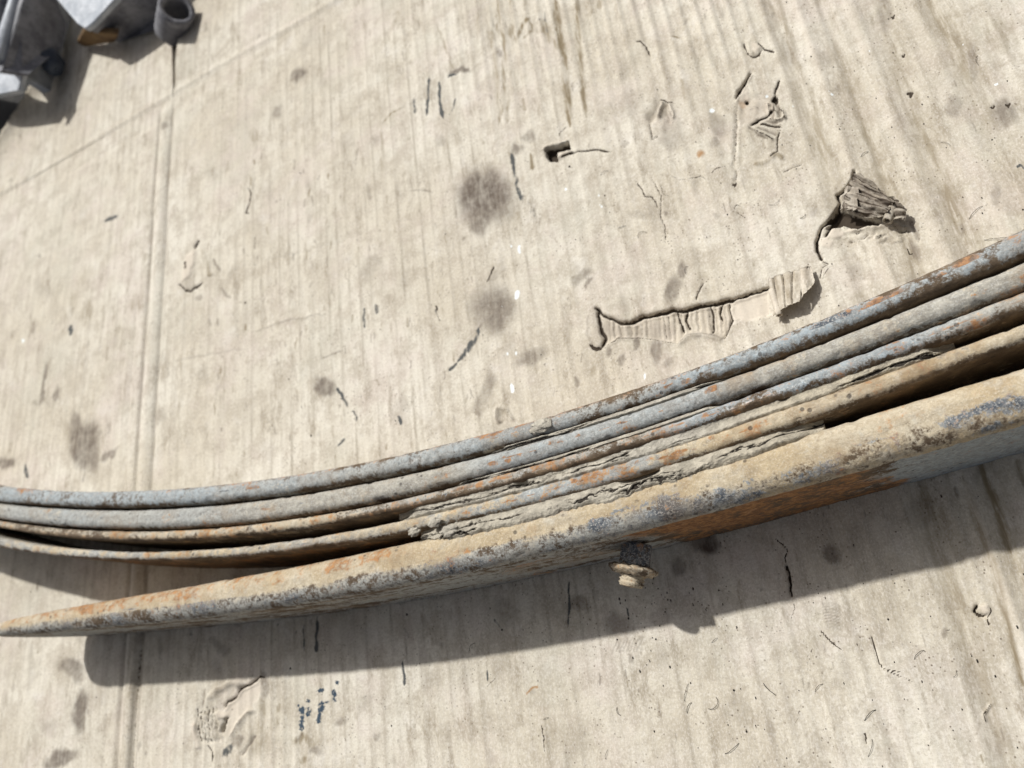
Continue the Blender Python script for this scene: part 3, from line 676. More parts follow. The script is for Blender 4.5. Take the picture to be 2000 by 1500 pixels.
sub_sheet("flap", ix, len(gx), iy, len(gy), lambda x, y: .10 * (y - CREASE_Y) * np.exp(-np.maximum(0, x - CREASE_X) / .05))

def patch(name, corners, nu, nv, hfun, thick=.0006, parent=sheet, attrs=None, lump=.0002):
    """A torn piece of board: four corners (photo pixel, height), folded by hfun, with thickness."""
    P = [unproj(u, v, z) for u, v, z in corners]
    a = np.linspace(0, 1, nu)[:, None]; b = np.linspace(0, 1, nv)[None, :]
    G = (1 - a)[..., None] * ((1 - b)[..., None] * P[0] + b[..., None] * P[3]) + a[..., None] * ((1 - b)[..., None] * P[1] + b[..., None] * P[2])
    jag = .0016 * fbm(a * 9 + b * 0, b * 9 + a * 0 + corners[0][0], o=3)
    G[..., 0] += jag * (np.abs(b - .5) * 2) ** 4; G[..., 1] += jag * (np.abs(a - .5) * 2) ** 4
    G[..., 2] += hfun(a + 0 * b, b + 0 * a) + lump * fbm(a * 14 + b * 0, b * 14 + a * 0, o=3)
    top = G.reshape(-1, 3); bot = top - np.array([0, 0, thick])
    f = grid_faces(nu, nv); n = nu * nv
    i = np.arange(n).reshape(nu, nv)
    ring = np.concatenate([i[:, 0], i[-1, 1:], i[-2::-1, -1], i[0, -2:0:-1]])
    r2 = np.roll(ring, -1)
    side = np.stack([ring, ring + n, r2 + n, r2], 1)
    Vt = np.concatenate([top, bot]); at = {k: np.zeros(len(Vt)) for k in A}
    for k, v in (attrs or {}).items():
        vv = v(a + 0 * b, b + 0 * a).reshape(-1); at[k] = np.concatenate([vv, vv])
    o = mesh_obj(name, Vt, np.concatenate([f[:, ::-1], f[:, ::-1][:, ::-1] + n, side]), MAT_CARD, parent, attrs=at)
    o.location = -Vector(parent.location)
    return o
# the lifted scrap at the end of the long tear, three bare flutes on it
ridg = lambda a, b: -.0011 * sum(np.exp(-((a - c) / .035) ** 2) for c in (.16, .44, .70))
scrap = patch("torn_scrap", [(1499, 545, .001), (1570, 524, .004), (1562, 588, .0075), (1513, 612, .0045)], 44, 36, lambda a, b: ridg(a, b) + .0015 * np.sin(a * 3.1), attrs={"torn": lambda a, b: .2 + 0 * a, "crack": lambda a, b: .72 * sum(np.exp(-((a - c) / .022) ** 2) for c in (.16, .44, .70)), "oil": lambda a, b: .25 + .5 * vnoise(a * 7, b * 7), "grime_shade": lambda a, b: .3 * vnoise(a * 12 + 5, b * 9) * (a < .3)})
tag(scrap, "curled up scrap with bare flutes at the end of the long tear")
patch("torn_scrap", [(1562, 526, .0038), (1584, 518, .0045), (1591, 550, .006), (1566, 582, .0073)], 18, 26, lambda a, b: .0008 * np.sin(a * 5), attrs={"torn": lambda a, b: .3 + 0 * a, "oil": lambda a, b: .2 + .3 * vnoise(a * 6, b * 6)})
def tube(p0, p1, r, n=14, m=8, inner=.6, jitter=0.0):
    p0, p1 = np.array(p0, float), np.array(p1, float); d = p1 - p0; L = np.linalg.norm(d); d /= L
    a = np.cross(d, [0, 0, 1.] if abs(d[2]) < .9 else [1., 0, 0]); a /= np.linalg.norm(a); b = np.cross(d, a)
    prof = [(0, inner * r)] + [(t, r) for t in np.linspace(0, 1, m)] + [(1, inner * r)] + [(t, inner * r) for t in np.linspace(1, 0, m)][1:-1]
    th = np.linspace(0, 2 * np.pi, n, endpoint=False)
    Vt = np.array([[p0 + d * L * t + (np.cos(h) * a + np.sin(h) * b) * rr for h in th] for t, rr in prof]).reshape(-1, 3)
    if jitter: Vt = Vt + jitter * RNG.normal(size=Vt.shape)
    k = len(prof); i = np.arange(k)[:, None]; j = np.arange(n)[None, :]
    q = np.stack([i * n + j, i * n + (j + 1) % n, ((i + 1) % k) * n + (j + 1) % n, ((i + 1) % k) * n + j], -1).reshape(-1, 4)
    return Vt, q
vt, q = tube(unproj(1507, 566, .0025), unproj(1522, 616, .0045), .0016, jitter=.00012)
o = mesh_obj("rolled_edge", vt, q, MAT_CARD, sheet, attrs={"torn": np.full(len(vt), .6)}); o.location = -Vector(sheet.location)
# the crumpled piece: a fan of pleats and a curl at its end
def fanp(a, b):
    b = b + .12 * fbm(a * 3.1 + 2, b * 4, o=3) + .05 * a * a; a = a + .1 * fbm(a * 4, b * 3 + 7, o=2)
    return .0013 * np.sin(b * 19 + 2.2 * a + 1.5 * np.sin(a * 4)) * (.5 + .8 * a) + .0005 * np.sin(b * 43 + a * 3) + .0035 * np.sin(np.pi * b) * (.3 + .7 * a)
fan = patch("crumpled_flap", [(1669, 336, .001), (1756, 396, .003), (1724, 430, .0045), (1642, 408, .003)], 60, 90, fanp, attrs={"grime_shade": lambda a, b: .80 + .35 * np.sin(b * 19 + 2.2 * a + 3.6) * np.sin(b * 43 + a * 3), "crack": lambda a, b: .62 * (np.sin(b * 43 + a * 3) < -.62)})
tag(fan, "pleated greyish flap crumpled beside the hole")
patch("crumpled_flap", [(1652, 362, .002), (1678, 366, .0045), (1672, 412, .0055), (1642, 408, .002)], 26, 30, lambda a, b: .001 * np.sin(b * 14) * a, attrs={"grime_shade": lambda a, b: .5 + .3 * np.sin(b * 14), "torn": lambda a, b: .2 + 0 * a})
patch("crumpled_flap", [(1732, 396, .003), (1772, 406, .006), (1768, 430, .006), (1736, 434, .002)], 26, 26, lambda a, b: .0022 * np.sin(a * 3.14) + .0008 * np.sin(b * 12 + a * 4), attrs={"grime_shade": lambda a, b: .70 + .3 * np.sin(b * 12), "crack": lambda a, b: .6 * (np.sin(b * 12 + a * 4) < -.6)})
vt, q = tube(unproj(1745, 402, .004), unproj(1733, 432, .005), .0022, jitter=.0002, inner=.7)
o = mesh_obj("rolled_edge", vt, q, MAT_CARD, sheet, attrs={"grime_shade": np.full(len(vt), .35)}); o.location = -Vector(sheet.location)

# ------------------------------------------------------------------ the leaf spring
# front and back edges of each leaf's upper rim: photo pixel read-off laid on the plane z = H
TR = {
 '1t': [(0, 947), (60, 955), (175, 961), (350, 949), (525, 930), (700, 902), (775, 888), (950, 843), (1125, 797), (1300, 729), (1475, 666), (1650, 601), (1825, 522), (2000, 440)],
 '1b': [(0, 979), (175, 989), (350, 983), (525, 966), (700, 937), (950, 875), (1125, 830), (1300, 772), (1545, 680), (1650, 638), (1825, 571), (2000, 494)],
 '2t': [(0, 982), (175, 993), (350, 989), (525, 973), (700, 942), (950, 882), (1125, 832), (1300, 775), (1545, 688), (1825, 577), (2000, 503)],
 '2b': [(0, 1014), (175, 1029), (350, 1029), (525, 1015), (700, 984), (775, 968), (950, 924), (1125, 876), (1300, 818), (1475, 757), (1650, 694), (1825, 627), (2000, 557)],
 '3t': [(0, 1017), (175, 1033), (350, 1033), (525, 1020), (700, 989), (775, 973), (950, 929), (1125, 881), (1300, 822), (1475, 762), (1650, 699), (1825, 632), (2000, 562)],
 '3b': [(0, 1029), (175, 1048), (350, 1052), (525, 1040), (700, 1008), (775, 990), (950, 950), (1125, 905), (1300, 847), (1475, 790), (1650, 730), (1825, 664), (2000, 597)],
 '4t': [(0, 1049), (175, 1071), (350, 1075), (525, 1062), (700, 1029), (775, 1012), (950, 973), (1125, 928), (1300, 868), (1475, 811), (1650, 752), (1825, 694), (2000, 624)],
 '4b': [(0, 1068), (175, 1085), (350, 1091), (525, 1080), (700, 1048), (775, 1035), (950, 1003), (1125, 959), (1300, 902), (1475, 848), (1650, 787), (1825, 728), (2000, 655)],
 '5t': [(0, 1211), (175, 1180), (350, 1141), (525, 1110), (700, 1077), (775, 1060), (950, 1022), (1125, 975), (1300, 921), (1400, 889), (1600, 832), (1800, 772), (2000, 712)],
 '5b': [(0, 1238), (175, 1222), (350, 1206), (525, 1180), (700, 1152), (775, 1138), (950, 1098), (1125, 1060), (1300, 1012), (1400, 984), (1600, 930), (1800, 874), (2000, 816)]}
FIT = {}
for k, v in TR.items():
    a = np.array(v, float); w = unproj(a[:, 0], a[:, 1], H)[:, :2]
    c = np.polyfit(w[:, 0] + .15, w[:, 1], 4)
    FIT[k] = (c, w[:, 0].min(), w[:, 0].max())
def curve(k, x):
    c, lo, hi = FIT[k]
    lo, hi = lo + .012, hi - .012
    xc = np.clip(x, lo, hi); d1_, d2_ = np.polyder(c), np.polyder(c, 2)
    y = np.polyval(c, xc + .15); dx = x - xc
    curv = np.clip(np.polyval(d2_, xc + .15), .0, 1.1)
    return y + np.polyval(d1_, xc + .15) * dx + .5 * curv * dx * dx
XM = np.array([0, 175, 350, 525, 700, 950, 1125, 1300, 1475, 1650, 1825, 2000.]); XW = np.array([-.532, -.438, -.36, -.292, -.232, -.157, -.11, -.067, -.027, .01, .043, .075])
def x_of(px): return float(np.interp(px, XM, XW))

def leaf_mesh(kt, kb, x0, x1, front_extra, rad, zlo=0.0, ztop=H, nf=14, taper_tip=None, seed=0, back_off=0.0):
    xs = [x0]
    while xs[-1] < x1:
        x = xs[-1]; xs.append(x + (.0008 if -.56 < x < .095 else .004) + max(0, -.2 - x) * .0011 * (x > -.56))
    xs = np.array(xs); xs[-1] = x1
    yb = curve(kt, xs) - back_off; yf = curve(kb, xs) - front_extra
    t = np.maximum(yb - yf, .004)
    yc = (yb + yf) / 2
    r = np.minimum(rad, .47 * t)
    # profile, unit: list of (side fraction, z mode) built round the section, starting low on the front face
    zr = np.linspace(0, 1, nf)
    na = 13
    secs = []; q = []
    for i in range(nf): secs.append(('f', zr[i])); q.append(1.6 - .4 * zr[i])
    for i in range(1, na): secs.append(('fc', i / (na - 1) * math.pi / 2)); q.append(1.2 - i / (na - 1) * .7)
    nt = 9
    for i in range(1, nt): secs.append(('t', i / nt)); q.append(.5 - i / nt)
    for i in range(na): secs.append(('bc', i / (na - 1) * math.pi / 2)); q.append(-.5 - i / (na - 1) * .7)
    for z in (.85, .6, .3, 0): secs.append(('b', z)); q.append(-1.5)
    n = len(secs); m = len(xs)
    tip = np.ones(m)
    zl = np.full(m, zlo); zt = np.full(m, ztop)
    if taper_tip:                                              # rounded plan corners of the leaf's end
        d = np.clip((xs - x0) / .042, 0, 1); zl = zl + .036 * (1 - np.sqrt(np.clip(1 - (1 - d) ** 2, 0, 1)))
        d = np.clip((xs - x0) / .016, 0, 1); zt = zt - .010 * (1 - np.sqrt(np.clip(1 - (1 - d) ** 2, 0, 1)))
    Vt = np.zeros((m, n, 3)); Nn = np.zeros((m, n, 3))
    hw = t / 2
    for j, (k, p) in enumerate(secs):
        if k == 'f': y = -hw; z = zl + p * (zt - r - zl); nn = (-1, 0)
        elif k == 'fc': y = -hw + r - r * math.cos(p); z = zt - r + r * math.sin(p); nn = (-math.cos(p), math.sin(p))
        elif k == 't': y = (-hw + r) + p * (2 * hw - 2 * r); z = zt; nn = (0, 1)
        elif k == 'bc': y = hw - r + r * math.sin(p); z = zt - r + r * math.cos(p); nn = (math.sin(p), math.cos(p))
        else: y = hw; z = zl + p * (zt - r - zl); nn = (1, 0)
        Vt[:, j, 0] = xs; Vt[:, j, 1] = yc + y; Vt[:, j, 2] = z
        Nn[:, j, 1] = nn[0]; Nn[:, j, 2] = nn[1]
    P = Vt.reshape(-1, 3)
    x_, y_, z_ = P[:, 0], P[:, 1], P[:, 2]
    disp = .00026 * fbm(x_ * 110 + seed, y_ * 110, z_ * 110, o=3) +   .00014 * fbm(x_ * 420 + seed, y_ * 420, z_ * 420, o=3) + .00022 * fbm(x_ * 28 + seed, y_ * 28, z_ * 28, o=2)
    pits = fbm(x_ * 190 + 3 * seed, y_ * 190, z_ * 190, o=2); disp -= .0004 * sst(.25, .6, pits)
    Vt = Vt + (Nn * disp.reshape(m, n)[..., None])
    f = grid_faces(m, n, wrap=True)
    cap0 = [list(range(n))]; 
    Vall = np.concatenate([Vt.reshape(-1, 3), [[xs[0], yc[0], (zl[0] + zt[0]) / 2], [xs[-1], yc[-1], (zl[-1] + zt[-1]) / 2]]])
    i = np.arange(n); i2 = (i + 1) % n; M_ = m * n
    c0 = np.stack([i, i2, np.full(n, M_), np.full(n, M_)], 1); c1 = np.stack([(m - 1) * n + i2, (m - 1) * n + i, np.full(n, M_ + 1), np.full(n, M_ + 1)], 1)
    Q = np.tile(np.array(q), (m, 1)).reshape(-1); Q = np.concatenate([Q, [0, 0]])
    fz = np.tile(np.array([p if k == 'f' else 1.0 for k, p in secs]), (m, 1)).reshape(-1); fz = np.concatenate([fz, [0, 0]])
    return Vall, f, c0, c1, Q, fz

spring = tag(empty("leaf_spring", (-.125, .1, 0)), "long rusty spring pack of five bowed steel leaves on edge, caked with mud", "leaf spring")
def place(o):
    o.location = -Vector(spring.location); return o
def make_leaf(idx, kt, kb, x0, x1, fe, rad, paint, **kw):
    V_, f, c0, c1, Q, fz = leaf_mesh(kt, kb, x0, x1, fe, rad, seed=idx * 13.7, **kw)
    x, y, z = V_.T
    at = {k: np.zeros(len(V_)) for k in ("dust", "tan", "rust", "navy", "blueness", "shine")}
    N1 = fbm(x * 22 + idx * 7, y * 40, z * 40, o=3); N2 = fbm(x * 70 + idx * 3, y * 90, z * 90, o=3)
    paint(at, x, Q, z, N1, N2, fz); speckle(at, x, Q, idx)
    for k in at: at[k] = np.clip(at[k], 0, 1)
    tri = np.concatenate([c0[:, :3], c1[:, :3]])
    o = mesh_obj("leaf", V_, f, MAT_METAL, spring, attrs=at)
    # end caps
    me = o.data
    return place(o), (V_, tri)
def spot(at, k, x, Q, px, q0, rx, rq, s):
    rx = rx * (.55 if k == 'rust' else .75); rq = rq * 1.25
    lo_, hi_ = (.45, 1.25) if k != 'navy' or s > .86 else (.0, 1.7)
    d = np.hypot((x - x_of(px)) / rx, (Q - q0) / rq); at[k] = np.maximum(at[k], s * (1 - sst(lo_, hi_, d)))
def band(x, p0, p1, soft=.02):
    a, b = x_of(p0), x_of(p1); return sst(a - soft, a + soft, x) * (1 - sst(b - soft, b + soft, x))
L_ = lambda Q, c, w: np.exp(-((Q - c) / w) ** 2)

def paint1(at, x, Q, z, N1, N2, fz):
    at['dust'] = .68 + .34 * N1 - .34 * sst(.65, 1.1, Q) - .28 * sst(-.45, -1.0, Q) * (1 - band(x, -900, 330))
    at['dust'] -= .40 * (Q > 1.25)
    at['dust'] -= .14 * band(x, 1350, 2200) * sst(.35, .9, Q)  # shade on the rounded front flank, put into the colour
    at['blueness'] = .55 + .5 * N1 + .4 * band(x, 1300, 2000) + .4 * band(x, -900, 400)
    at['rust'] = .36 * sst(-.35, -.8, Q) * (.7 + N1) + .24 * N2 + .06 + .16 * band(x, 1000, 1350)
    at['tan'] = .22 + .3 * N2 * band(x, 500, 1100) - .3 * band(x, 1250, 2100)
    for a in ((500, -.1, .012, .5, .55), (1040, 0, .006, .4, .4), (1120, .3, .008, .4, .6), (1730, -.5, .02, .3, .75), (1845, -.3, .006, .3, .8), (1900, -.6, .012, .3, .7), (1230, -.5, .01, .4, .6), (830, -.5, .012, .3, .5)): spot(at, 'rust', x, Q, *a)
    for a in ((1385, 0, .004, .2, .9), (1647, .2, .004, .2, .9), (1625, -.6, .012, .25, .9), (1050, .4, .005, .25, .8), (1710, -.2, .006, .2, .6), (440, -.2, .006, .25, .9), (60, -.3, .008, .2, .8)): spot(at, 'navy', x, Q, *a)
    at['shine'] = .30 * band(x, 1700, 2000) * L_(Q, .5, .5)
SPK = [(RNG.uniform(930, 1420), RNG.uniform(-.7, .6), RNG.uniform(.003, .007), RNG.uniform(.15, .35), RNG.uniform(.55, .8), RNG.integers(1, 5)) for _ in range(64)]
def speckle(at, x, Q, idx):
    for p, q0, rx, rq, st, k in SPK:
        if k == idx: spot(at, 'rust', x, Q, p, q0, rx, rq, st)
def paint2(at, x, Q, z, N1, N2, fz):
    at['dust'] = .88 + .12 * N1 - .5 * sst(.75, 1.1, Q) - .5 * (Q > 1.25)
    at['blueness'] = .15 + .2 * N1 + .5 * band(x, 900, 1400) + .35 * band(x, 0, 450)
    at['tan'] = .24 + .16 * N1 + .05 * band(x, 1500, 2100) - .15 * band(x, 900, 1400)
    at['rust'] = .22 * sst(.55, .95, Q) + .18 * N2 + .08
    for a in ((868, .1, .012, .6, .62), (1005, -.1, .012, .3, .75), (960, .4, .008, .3, .7), (1090, -.3, .006, .3, .72), (1130, -.1, .006, .4, .72), (1215, .1, .004, .3, .75), (1340, -.1, .005, .3, .7), (430, 0, .006, .3, .6), (1985, .6, .006, .25, .8), (520, 0, .008, .3, .5), (1900, .5, .008, .2, .5)): spot(at, 'rust', x, Q, *a)
    spot(at, 'navy', x, Q, 870, -.1, .008, .35, .7)
    for p in (1052, 1785, 200, 290, 350, 120, 40, 1620, 590): spot(at, 'navy', x, Q, p, .2 * math.sin(p), .003, .15, .8)
def paint3(at, x, Q, z, N1, N2, fz):
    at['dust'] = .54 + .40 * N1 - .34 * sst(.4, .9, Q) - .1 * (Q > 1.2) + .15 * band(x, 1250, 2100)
    at['blueness'] = .3 + .4 * N1 + .5 * band(x, 1300, 1800)
    at['tan'] = .30 + .35 * N1 + .2 * band(x, -900, 700) - .2 * band(x, 1150, 1800) - .3 * sst(.6, 1.2, Q)
    at['rust'] = .36 + .30 * N2 + .15 * N1 - .1 * sst(.7, 1.2, Q)
    for a in ((905, -.3, .02, .6, .66), (975, -.2, .02, .6, .62), (1045, -.1, .006, .5, .8), (1100, 0, .008, .4, .5), (1250, -.1, .01, .5, .6), (1375, 0, .009, .6, .85), (1475, .1, .005, .4, .7), (1810, -.1, .016, .6, .85), (1850, -.2, .01, .4, .7), (1700, -.3, .012, .5, .6), (1980, -.1, .02, .5, .6), (820, -.2, .01, .4, .5)): spot(at, 'rust', x, Q, *a)
    spot(at, 'navy', x, Q, 865, .2, .006, .6, .8)
    at['shine'] = .75 * band(x, 1395, 1560, .008) * sst(-.8, 0, Q) * (Q < 1.3) + .35 * band(x, 1560, 2100) * sst(.2, .8, Q) + .2 * band(x, 1100, 1400) * sst(.2, .8, Q)
    at['dust'] -= .35 * band(x, 1395, 1500, .008)
    ol = band(x, 1700, 2200) * (Q > 1.15); at['tan'] += .25 * ol * (fz < .93)
def paint4(at, x, Q, z, N1, N2, fz):
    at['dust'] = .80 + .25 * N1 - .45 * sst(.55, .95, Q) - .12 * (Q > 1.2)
    at['blueness'] = .2 + .4 * N1 + .4 * band(x, 900, 1250) + .3 * band(x, 0, 300)
    at['tan'] = .48 + .35 * N1 + .25 * band(x, 1300, 2100) - .2 * band(x, 950, 1280) - .5 * sst(.6, 1.1, Q)
    at['rust'] = .26 + .30 * N2 + .12 * N1 + .22 * (Q > 1.25) * band(x, 0, 850)
    for a in ((905, .1, .012, .7, .7), (1080, -.2, .012, .4, .55), (1300, 0, .008, .6, .75), (1385, -.1, .01, .4, .5), (1540, 0, .01, .4, .45), (820, 0, .014, .6, .5), (1140, 0, .006, .4, .5)): spot(at, 'rust', x, Q, *a)
    spot(at, 'navy', x, Q, 590, .1, .014, .5, .8)
    at['shine'] = .12 * (Q > 1.1)
def paint5(at, x, Q, z, N1, N2, fz):
    fr = sst(.1, .75, Q + .25 * N2)
    at['dust'] = .55 + .3 * N1
    at['blueness'] = .5 + .5 * (Q > 1.15) * band(x, 1640, 2600)
    at['tan'] = .86 + .25 * N1 - .50 * fr * band(x, -900, 1400) - .25 * fr * band(x, 1400, 2200)
    at['rust'] = .34 * sst(.1, -.9, Q) * band(x, -900, 700) + .22 * N2 + .20
    at['navy'] = .40 * L_(Q, .85, .40) * band(x, -900, 1500) * (.7 + 1.1 * N1) + .16 * L_(Q, .6, .5) * band(x, 1500, 2200)
    for a in ((270, .0, .012, .3, .8), (400, .75, .03, .35, .55), (560, .8, .03, .3, .6), (240, .8, .03, .3, .65), (870, .9, .035, .25, .75), (1050, .95, .02, .2, .6), (1140, .5, .012, .35, .85), (1170, .15, .012, .3, .6), (1245, .2, .014, .4, .75), (1255, .65, .02, .4, .75), (1380, .8, .04, .35, .7), (1500, .75, .02, .25, .75),
              (1630, -.3 + .6, .006, .2, .8), (1850, .25, .014, .35, .78), (1800, .45, .018, .3, .62), (1890, .45, .014, .3, .68), (1955, -.15, .004, .5, .85), (1945, .35, .005, .4, .85), (1835, .9, .01, .15, .7), (1620, .4, .012, .2, .4)): spot(at, 'navy', x, Q, *a)
    for a in ((900, .2, .012, .3, .62), (720, -.8, .03, .3, .62), (640, -.7, .02, .4, .5), (350, -.8, .05, .4, .55), (200, -.8, .05, .4, .6), (1690, -.7, .03, .3, .35)): spot(at, 'rust', x, Q, *a)
    face = sst(1.15, 1.22, Q)
    at['tan'] = at['tan'] * (1 - face) + face * (.10 + .3 * fbm(x * 10 + 5, z * 190, x * 0 + 1, o=3) + .12 * band(x, -900, 700))
    at['dust'] = at['dust'] * (1 - face) + face * (.50 + .45 * fbm(x * 14, z * 260, x * 0 + 3, o=4) + .25 * N1 + .34 * band(x, 1660, 2600, .006))
    at['navy'] *= (1 - face)
    patch_ = sst(.25, .8, band(x, 1230, 1640, .03) + .5 * N1 + .35 * N2)
    at['rust'] = at['rust'] * (1 - face) + face * (.12 + .82 * patch_ * (.75 + .35 * N1) + .3 * band(x, 900, 1240) * (.4 + N2))
    at['dust'] -= face * .3 * patch_
leaves = []
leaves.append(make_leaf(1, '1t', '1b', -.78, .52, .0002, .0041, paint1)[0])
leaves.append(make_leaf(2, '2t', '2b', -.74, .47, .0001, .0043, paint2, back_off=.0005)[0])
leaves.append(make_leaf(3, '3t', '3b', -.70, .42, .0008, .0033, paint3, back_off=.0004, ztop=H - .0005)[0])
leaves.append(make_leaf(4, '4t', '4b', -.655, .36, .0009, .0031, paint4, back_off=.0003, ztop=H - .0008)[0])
o5 = make_leaf(5, '5t', '5b', -.528, .275, .0012, .0075, paint5, nf=40, taper_tip=.03)[0]
tag(o5, "thick tapered tan and grey overload leaf nearest the viewer")

# ------------------------------------------------------------------ dried mud between the leaves
def mud(kprev, knext, p0, p1, over, zrec, seed, tanv, rise=.0010):
    x0, x1 = x_of(p0), x_of(p1)
    nx = int((x1 - x0) / .00045); nv = 44
    xs = np.linspace(x0, x1, nx)
    ya = curve(kprev, xs) - .0002; yb_ = curve(knext, xs)
    ov = over * (.55 + .9 * np.clip(.5 + .6 * fbm(xs * 70 + seed, xs * 0 + seed, o=5, gain=.7), 0, 1)) * np.sin(np.pi * np.clip((xs - x0) / (x1 - x0), 0, 1)) ** .35
    yend = yb_ - ov
    v = np.linspace(0, 1, nv)[None, :]
    Xg = np.repeat(xs[:, None], nv, 1); Yg = ya[:, None] * (1 - v) + yend[:, None] * v
    past = np.clip((yb_[:, None] - Yg) / .004, -2, 2)            # <0 in the gap, >0 on the next leaf
    Zg = H - zrec + (zrec + rise) * sst(-.9, .55, past) - .0030 * sst(.62, 1.0, v)
    Zg = Zg +   .0008 * fbm(Xg * 110 + seed, Yg * 190, o=4, gain=.6) + .0007 * np.abs(fbm(Xg * 420, Yg * 420 + seed, o=3, gain=.7)) - .0004
    ends = np.minimum((Xg - x0), (x1 - Xg)); Zg -= .006 * (1 - sst(0, .018, ends + .008 * fbm(Xg * 90, Yg * 90 + seed, o=3)))
    hole = fbm(Xg * 32 + seed * 2, Yg * 60, o=3); Zg -= .004 * sst(.52, .72, hole)
    cl = np.abs(v - .62 - .45 * fbm(Xg * 85 + seed, v * 2 + 4, o=5, gain=.72)) * (ya - yend)[:, None]
    on = sst(-.05, .2, fbm(Xg * 26 + seed * 3, Xg * 0 + 1, o=2))
    cr = (1 - sst(.0003, .0009, cl)) * on; Zg -= .0016 * cr
    cl2 = np.abs(v - .4 - .45 * fbm(Xg * 70 + seed + 9, v * 2 + 8, o=5, gain=.72)) * (ya - yend)[:, None]
    cr2 = (1 - sst(.0002, .0007, cl2)) * sst(.1, .35, fbm(Xg * 20 + seed * 5, Xg * 0 + 3, o=2)); Zg -= .0010 * cr2
    Vt = np.stack([Xg, Yg, Zg], -1).reshape(-1, 3)
    tn = np.clip(tanv + .3 * fbm(Xg * 18 + seed, Yg * 50, o=2) + .45 * sst(-.07, .0, Xg) + .25 * sst(.55, 1, v), 0, 1)
    o = mesh_obj("dried_mud", Vt, grid_faces(nx, nv)[:, ::-1], MAT_MUD, spring, attrs={"crack": np.maximum(cr, cr2) * .9, "tan": tn})
    o["kind"] = "stuff"; return place(o)
mud('1b', '2t', 930, 1440, .0020, .0030, 3.1, .15, .0001)
mud('2b', '3t', 860, 1420, .0018, .0030, 7.7, .15, .0001)
mud('3b', '4t', 760, 1830, .0022, .0024, 11.3, .2, .0003)
mud('4b', '5t', 800, 1560, .0078, .0028, 19.9, .3, .0010)
# clod sitting on the top leaf
def clod(px, k, q, r, seed, parent=spring, name="mud_clod", z=H, mat=None):
    n = 20; th, ph_ = np.meshgrid(np.linspace(0, np.pi, n), np.linspace(0, 2 * np.pi, 2 * n, endpoint=False), indexing='ij')
    d = np.stack([np.sin(th) * np.cos(ph_), np.sin(th) * np.sin(ph_), np.cos(th)], -1)
    rr = 1 + .55 * fbm(d[..., 0] * 2.2 + seed, d[..., 1] * 2.2, d[..., 2] * 2.2, o=4)
    x = x_of(px); y = float(curve(k + 't', np.array(x)) * (1 - q) + curve(k + 'b', np.array(x)) * q)
    P = d * rr[..., None] * np.array([r * 1.6, r, r * .55]) + np.array([x, y, z])
    o = mesh_obj(name, P.reshape(-1, 3), grid_faces(n, 2 * n, wrap=True), mat or MAT_MUD, parent, attrs={"tan": np.full(n * 2 * n, .15), "crack": np.clip(.5 - d[..., 2] * .6 + .6 * fbm(d[..., 0] * 4 + seed, d[..., 1] * 4, d[..., 2] * 4, o=2), 0, .8) * .6})  # clod colour darkens from the top towards the underside
    return place(o)
clod(1062, '1', .55, .0030, 2.0); clod(1048, '1', .7, .0016, 5.0); clod(845, '4', .9, .0022, 9.0); clod(870, '5', .02, .0028, 12.0); clod(805, '4', 1.3, .002, 15.0)

# ------------------------------------------------------------------ centre bolt
bz = .030
B0 = unproj(1243, 1075, bz); B1 = unproj(1232, 1146, bz)
yf0 = float(curve('5b', np.array(B1[0]))) - .0012
bd = np.array([B1[0] - B0[0], B1[1] - B0[1], 0.0]); bd /= np.linalg.norm(bd)
base = B1 - bd * ((yf0 - B1[1]) / -bd[1]); base = B1 + bd * ((yf0 - B1[1]) / bd[1])
Lb = float(np.linalg.norm(B1 - base))
def lathe(p0, d, prof, n=28, hexr=None, jitter=0.0):
    d = np.array(d, float); d /= np.linalg.norm(d)
    a = np.cross(d, [0, 0, 1.]); a /= np.linalg.norm(a); b = np.cross(a, d)
    th = np.linspace(0, 2 * np.pi, n, endpoint=False)
    Vt = []
    for t, r in prof:
        if hexr: rr = r * math.cos(math.pi / 6) / np.cos((th + .3) % (math.pi / 3) - math.pi / 6)
        else: rr = r + 0 * th
        Vt.append(p0 + d * t + (np.cos(th)[:, None] * a + np.sin(th)[:, None] * b) * rr[:, None])
    Vt = np.array(Vt).reshape(-1, 3)
    if jitter: 
        Vt = Vt + jitter * np.stack([fbm(Vt[:, 0] * 500 + k, Vt[:, 1] * 500, Vt[:, 2] * 500, o=3) for k in (0, 20, 40)], -1)
    return Vt, grid_faces(len(prof), n, wrap=True)
def steel_attrs(n, **k):
    d = {q: np.zeros(n) for q in ("dust", "tan", "rust", "navy", "blueness", "shine")}
    for q, v in k.items(): d[q] = np.full(n, v)
    return d
thread = [(0, .0005)]
tl = Lb
for t in np.arange(0, tl, .00055): thread.append((t, .0056 + (.00040 if int(t / .00055) % 3 == 0 else -.0003)))
thread += [(tl, .0050), (tl + .0003, .0002)]
vt, q = lathe(base, bd, thread, jitter=.0003)
bolt = place(mesh_obj("center_bolt", vt, q, MAT_METAL, spring, attrs=steel_attrs(len(vt), dust=.5, tan=.62, rust=.32)))
def sub(name, prof, hexr=None, jitter=.0003, n=28, **at):
    vt, q = lathe(base, bd, prof, n=n, hexr=hexr, jitter=jitter)
    o = mesh_obj(name, vt, q, MAT_METAL, bolt, attrs=steel_attrs(len(vt), **at)); return o
n1_ = Lb * .10; n2_ = Lb * .52; n3_ = Lb * .72
sub("nut", [(0, .002), (0, .0072), (.0008, .0077), (n2_ - .0008, .0077), (n2_, .0070), (n2_, .002)], hexr=True, n=36, navy=.72, dust=.15, rust=.25)
sub("washer", [(n2_, .004), (n2_, .0090), (n2_ + .001, .0112), (n2_ + .0022, .0110), (n3_, .0088), (n3_ + .0002, .004)], jitter=.0012, n=60, tan=.58, dust=.5, rust=.45)

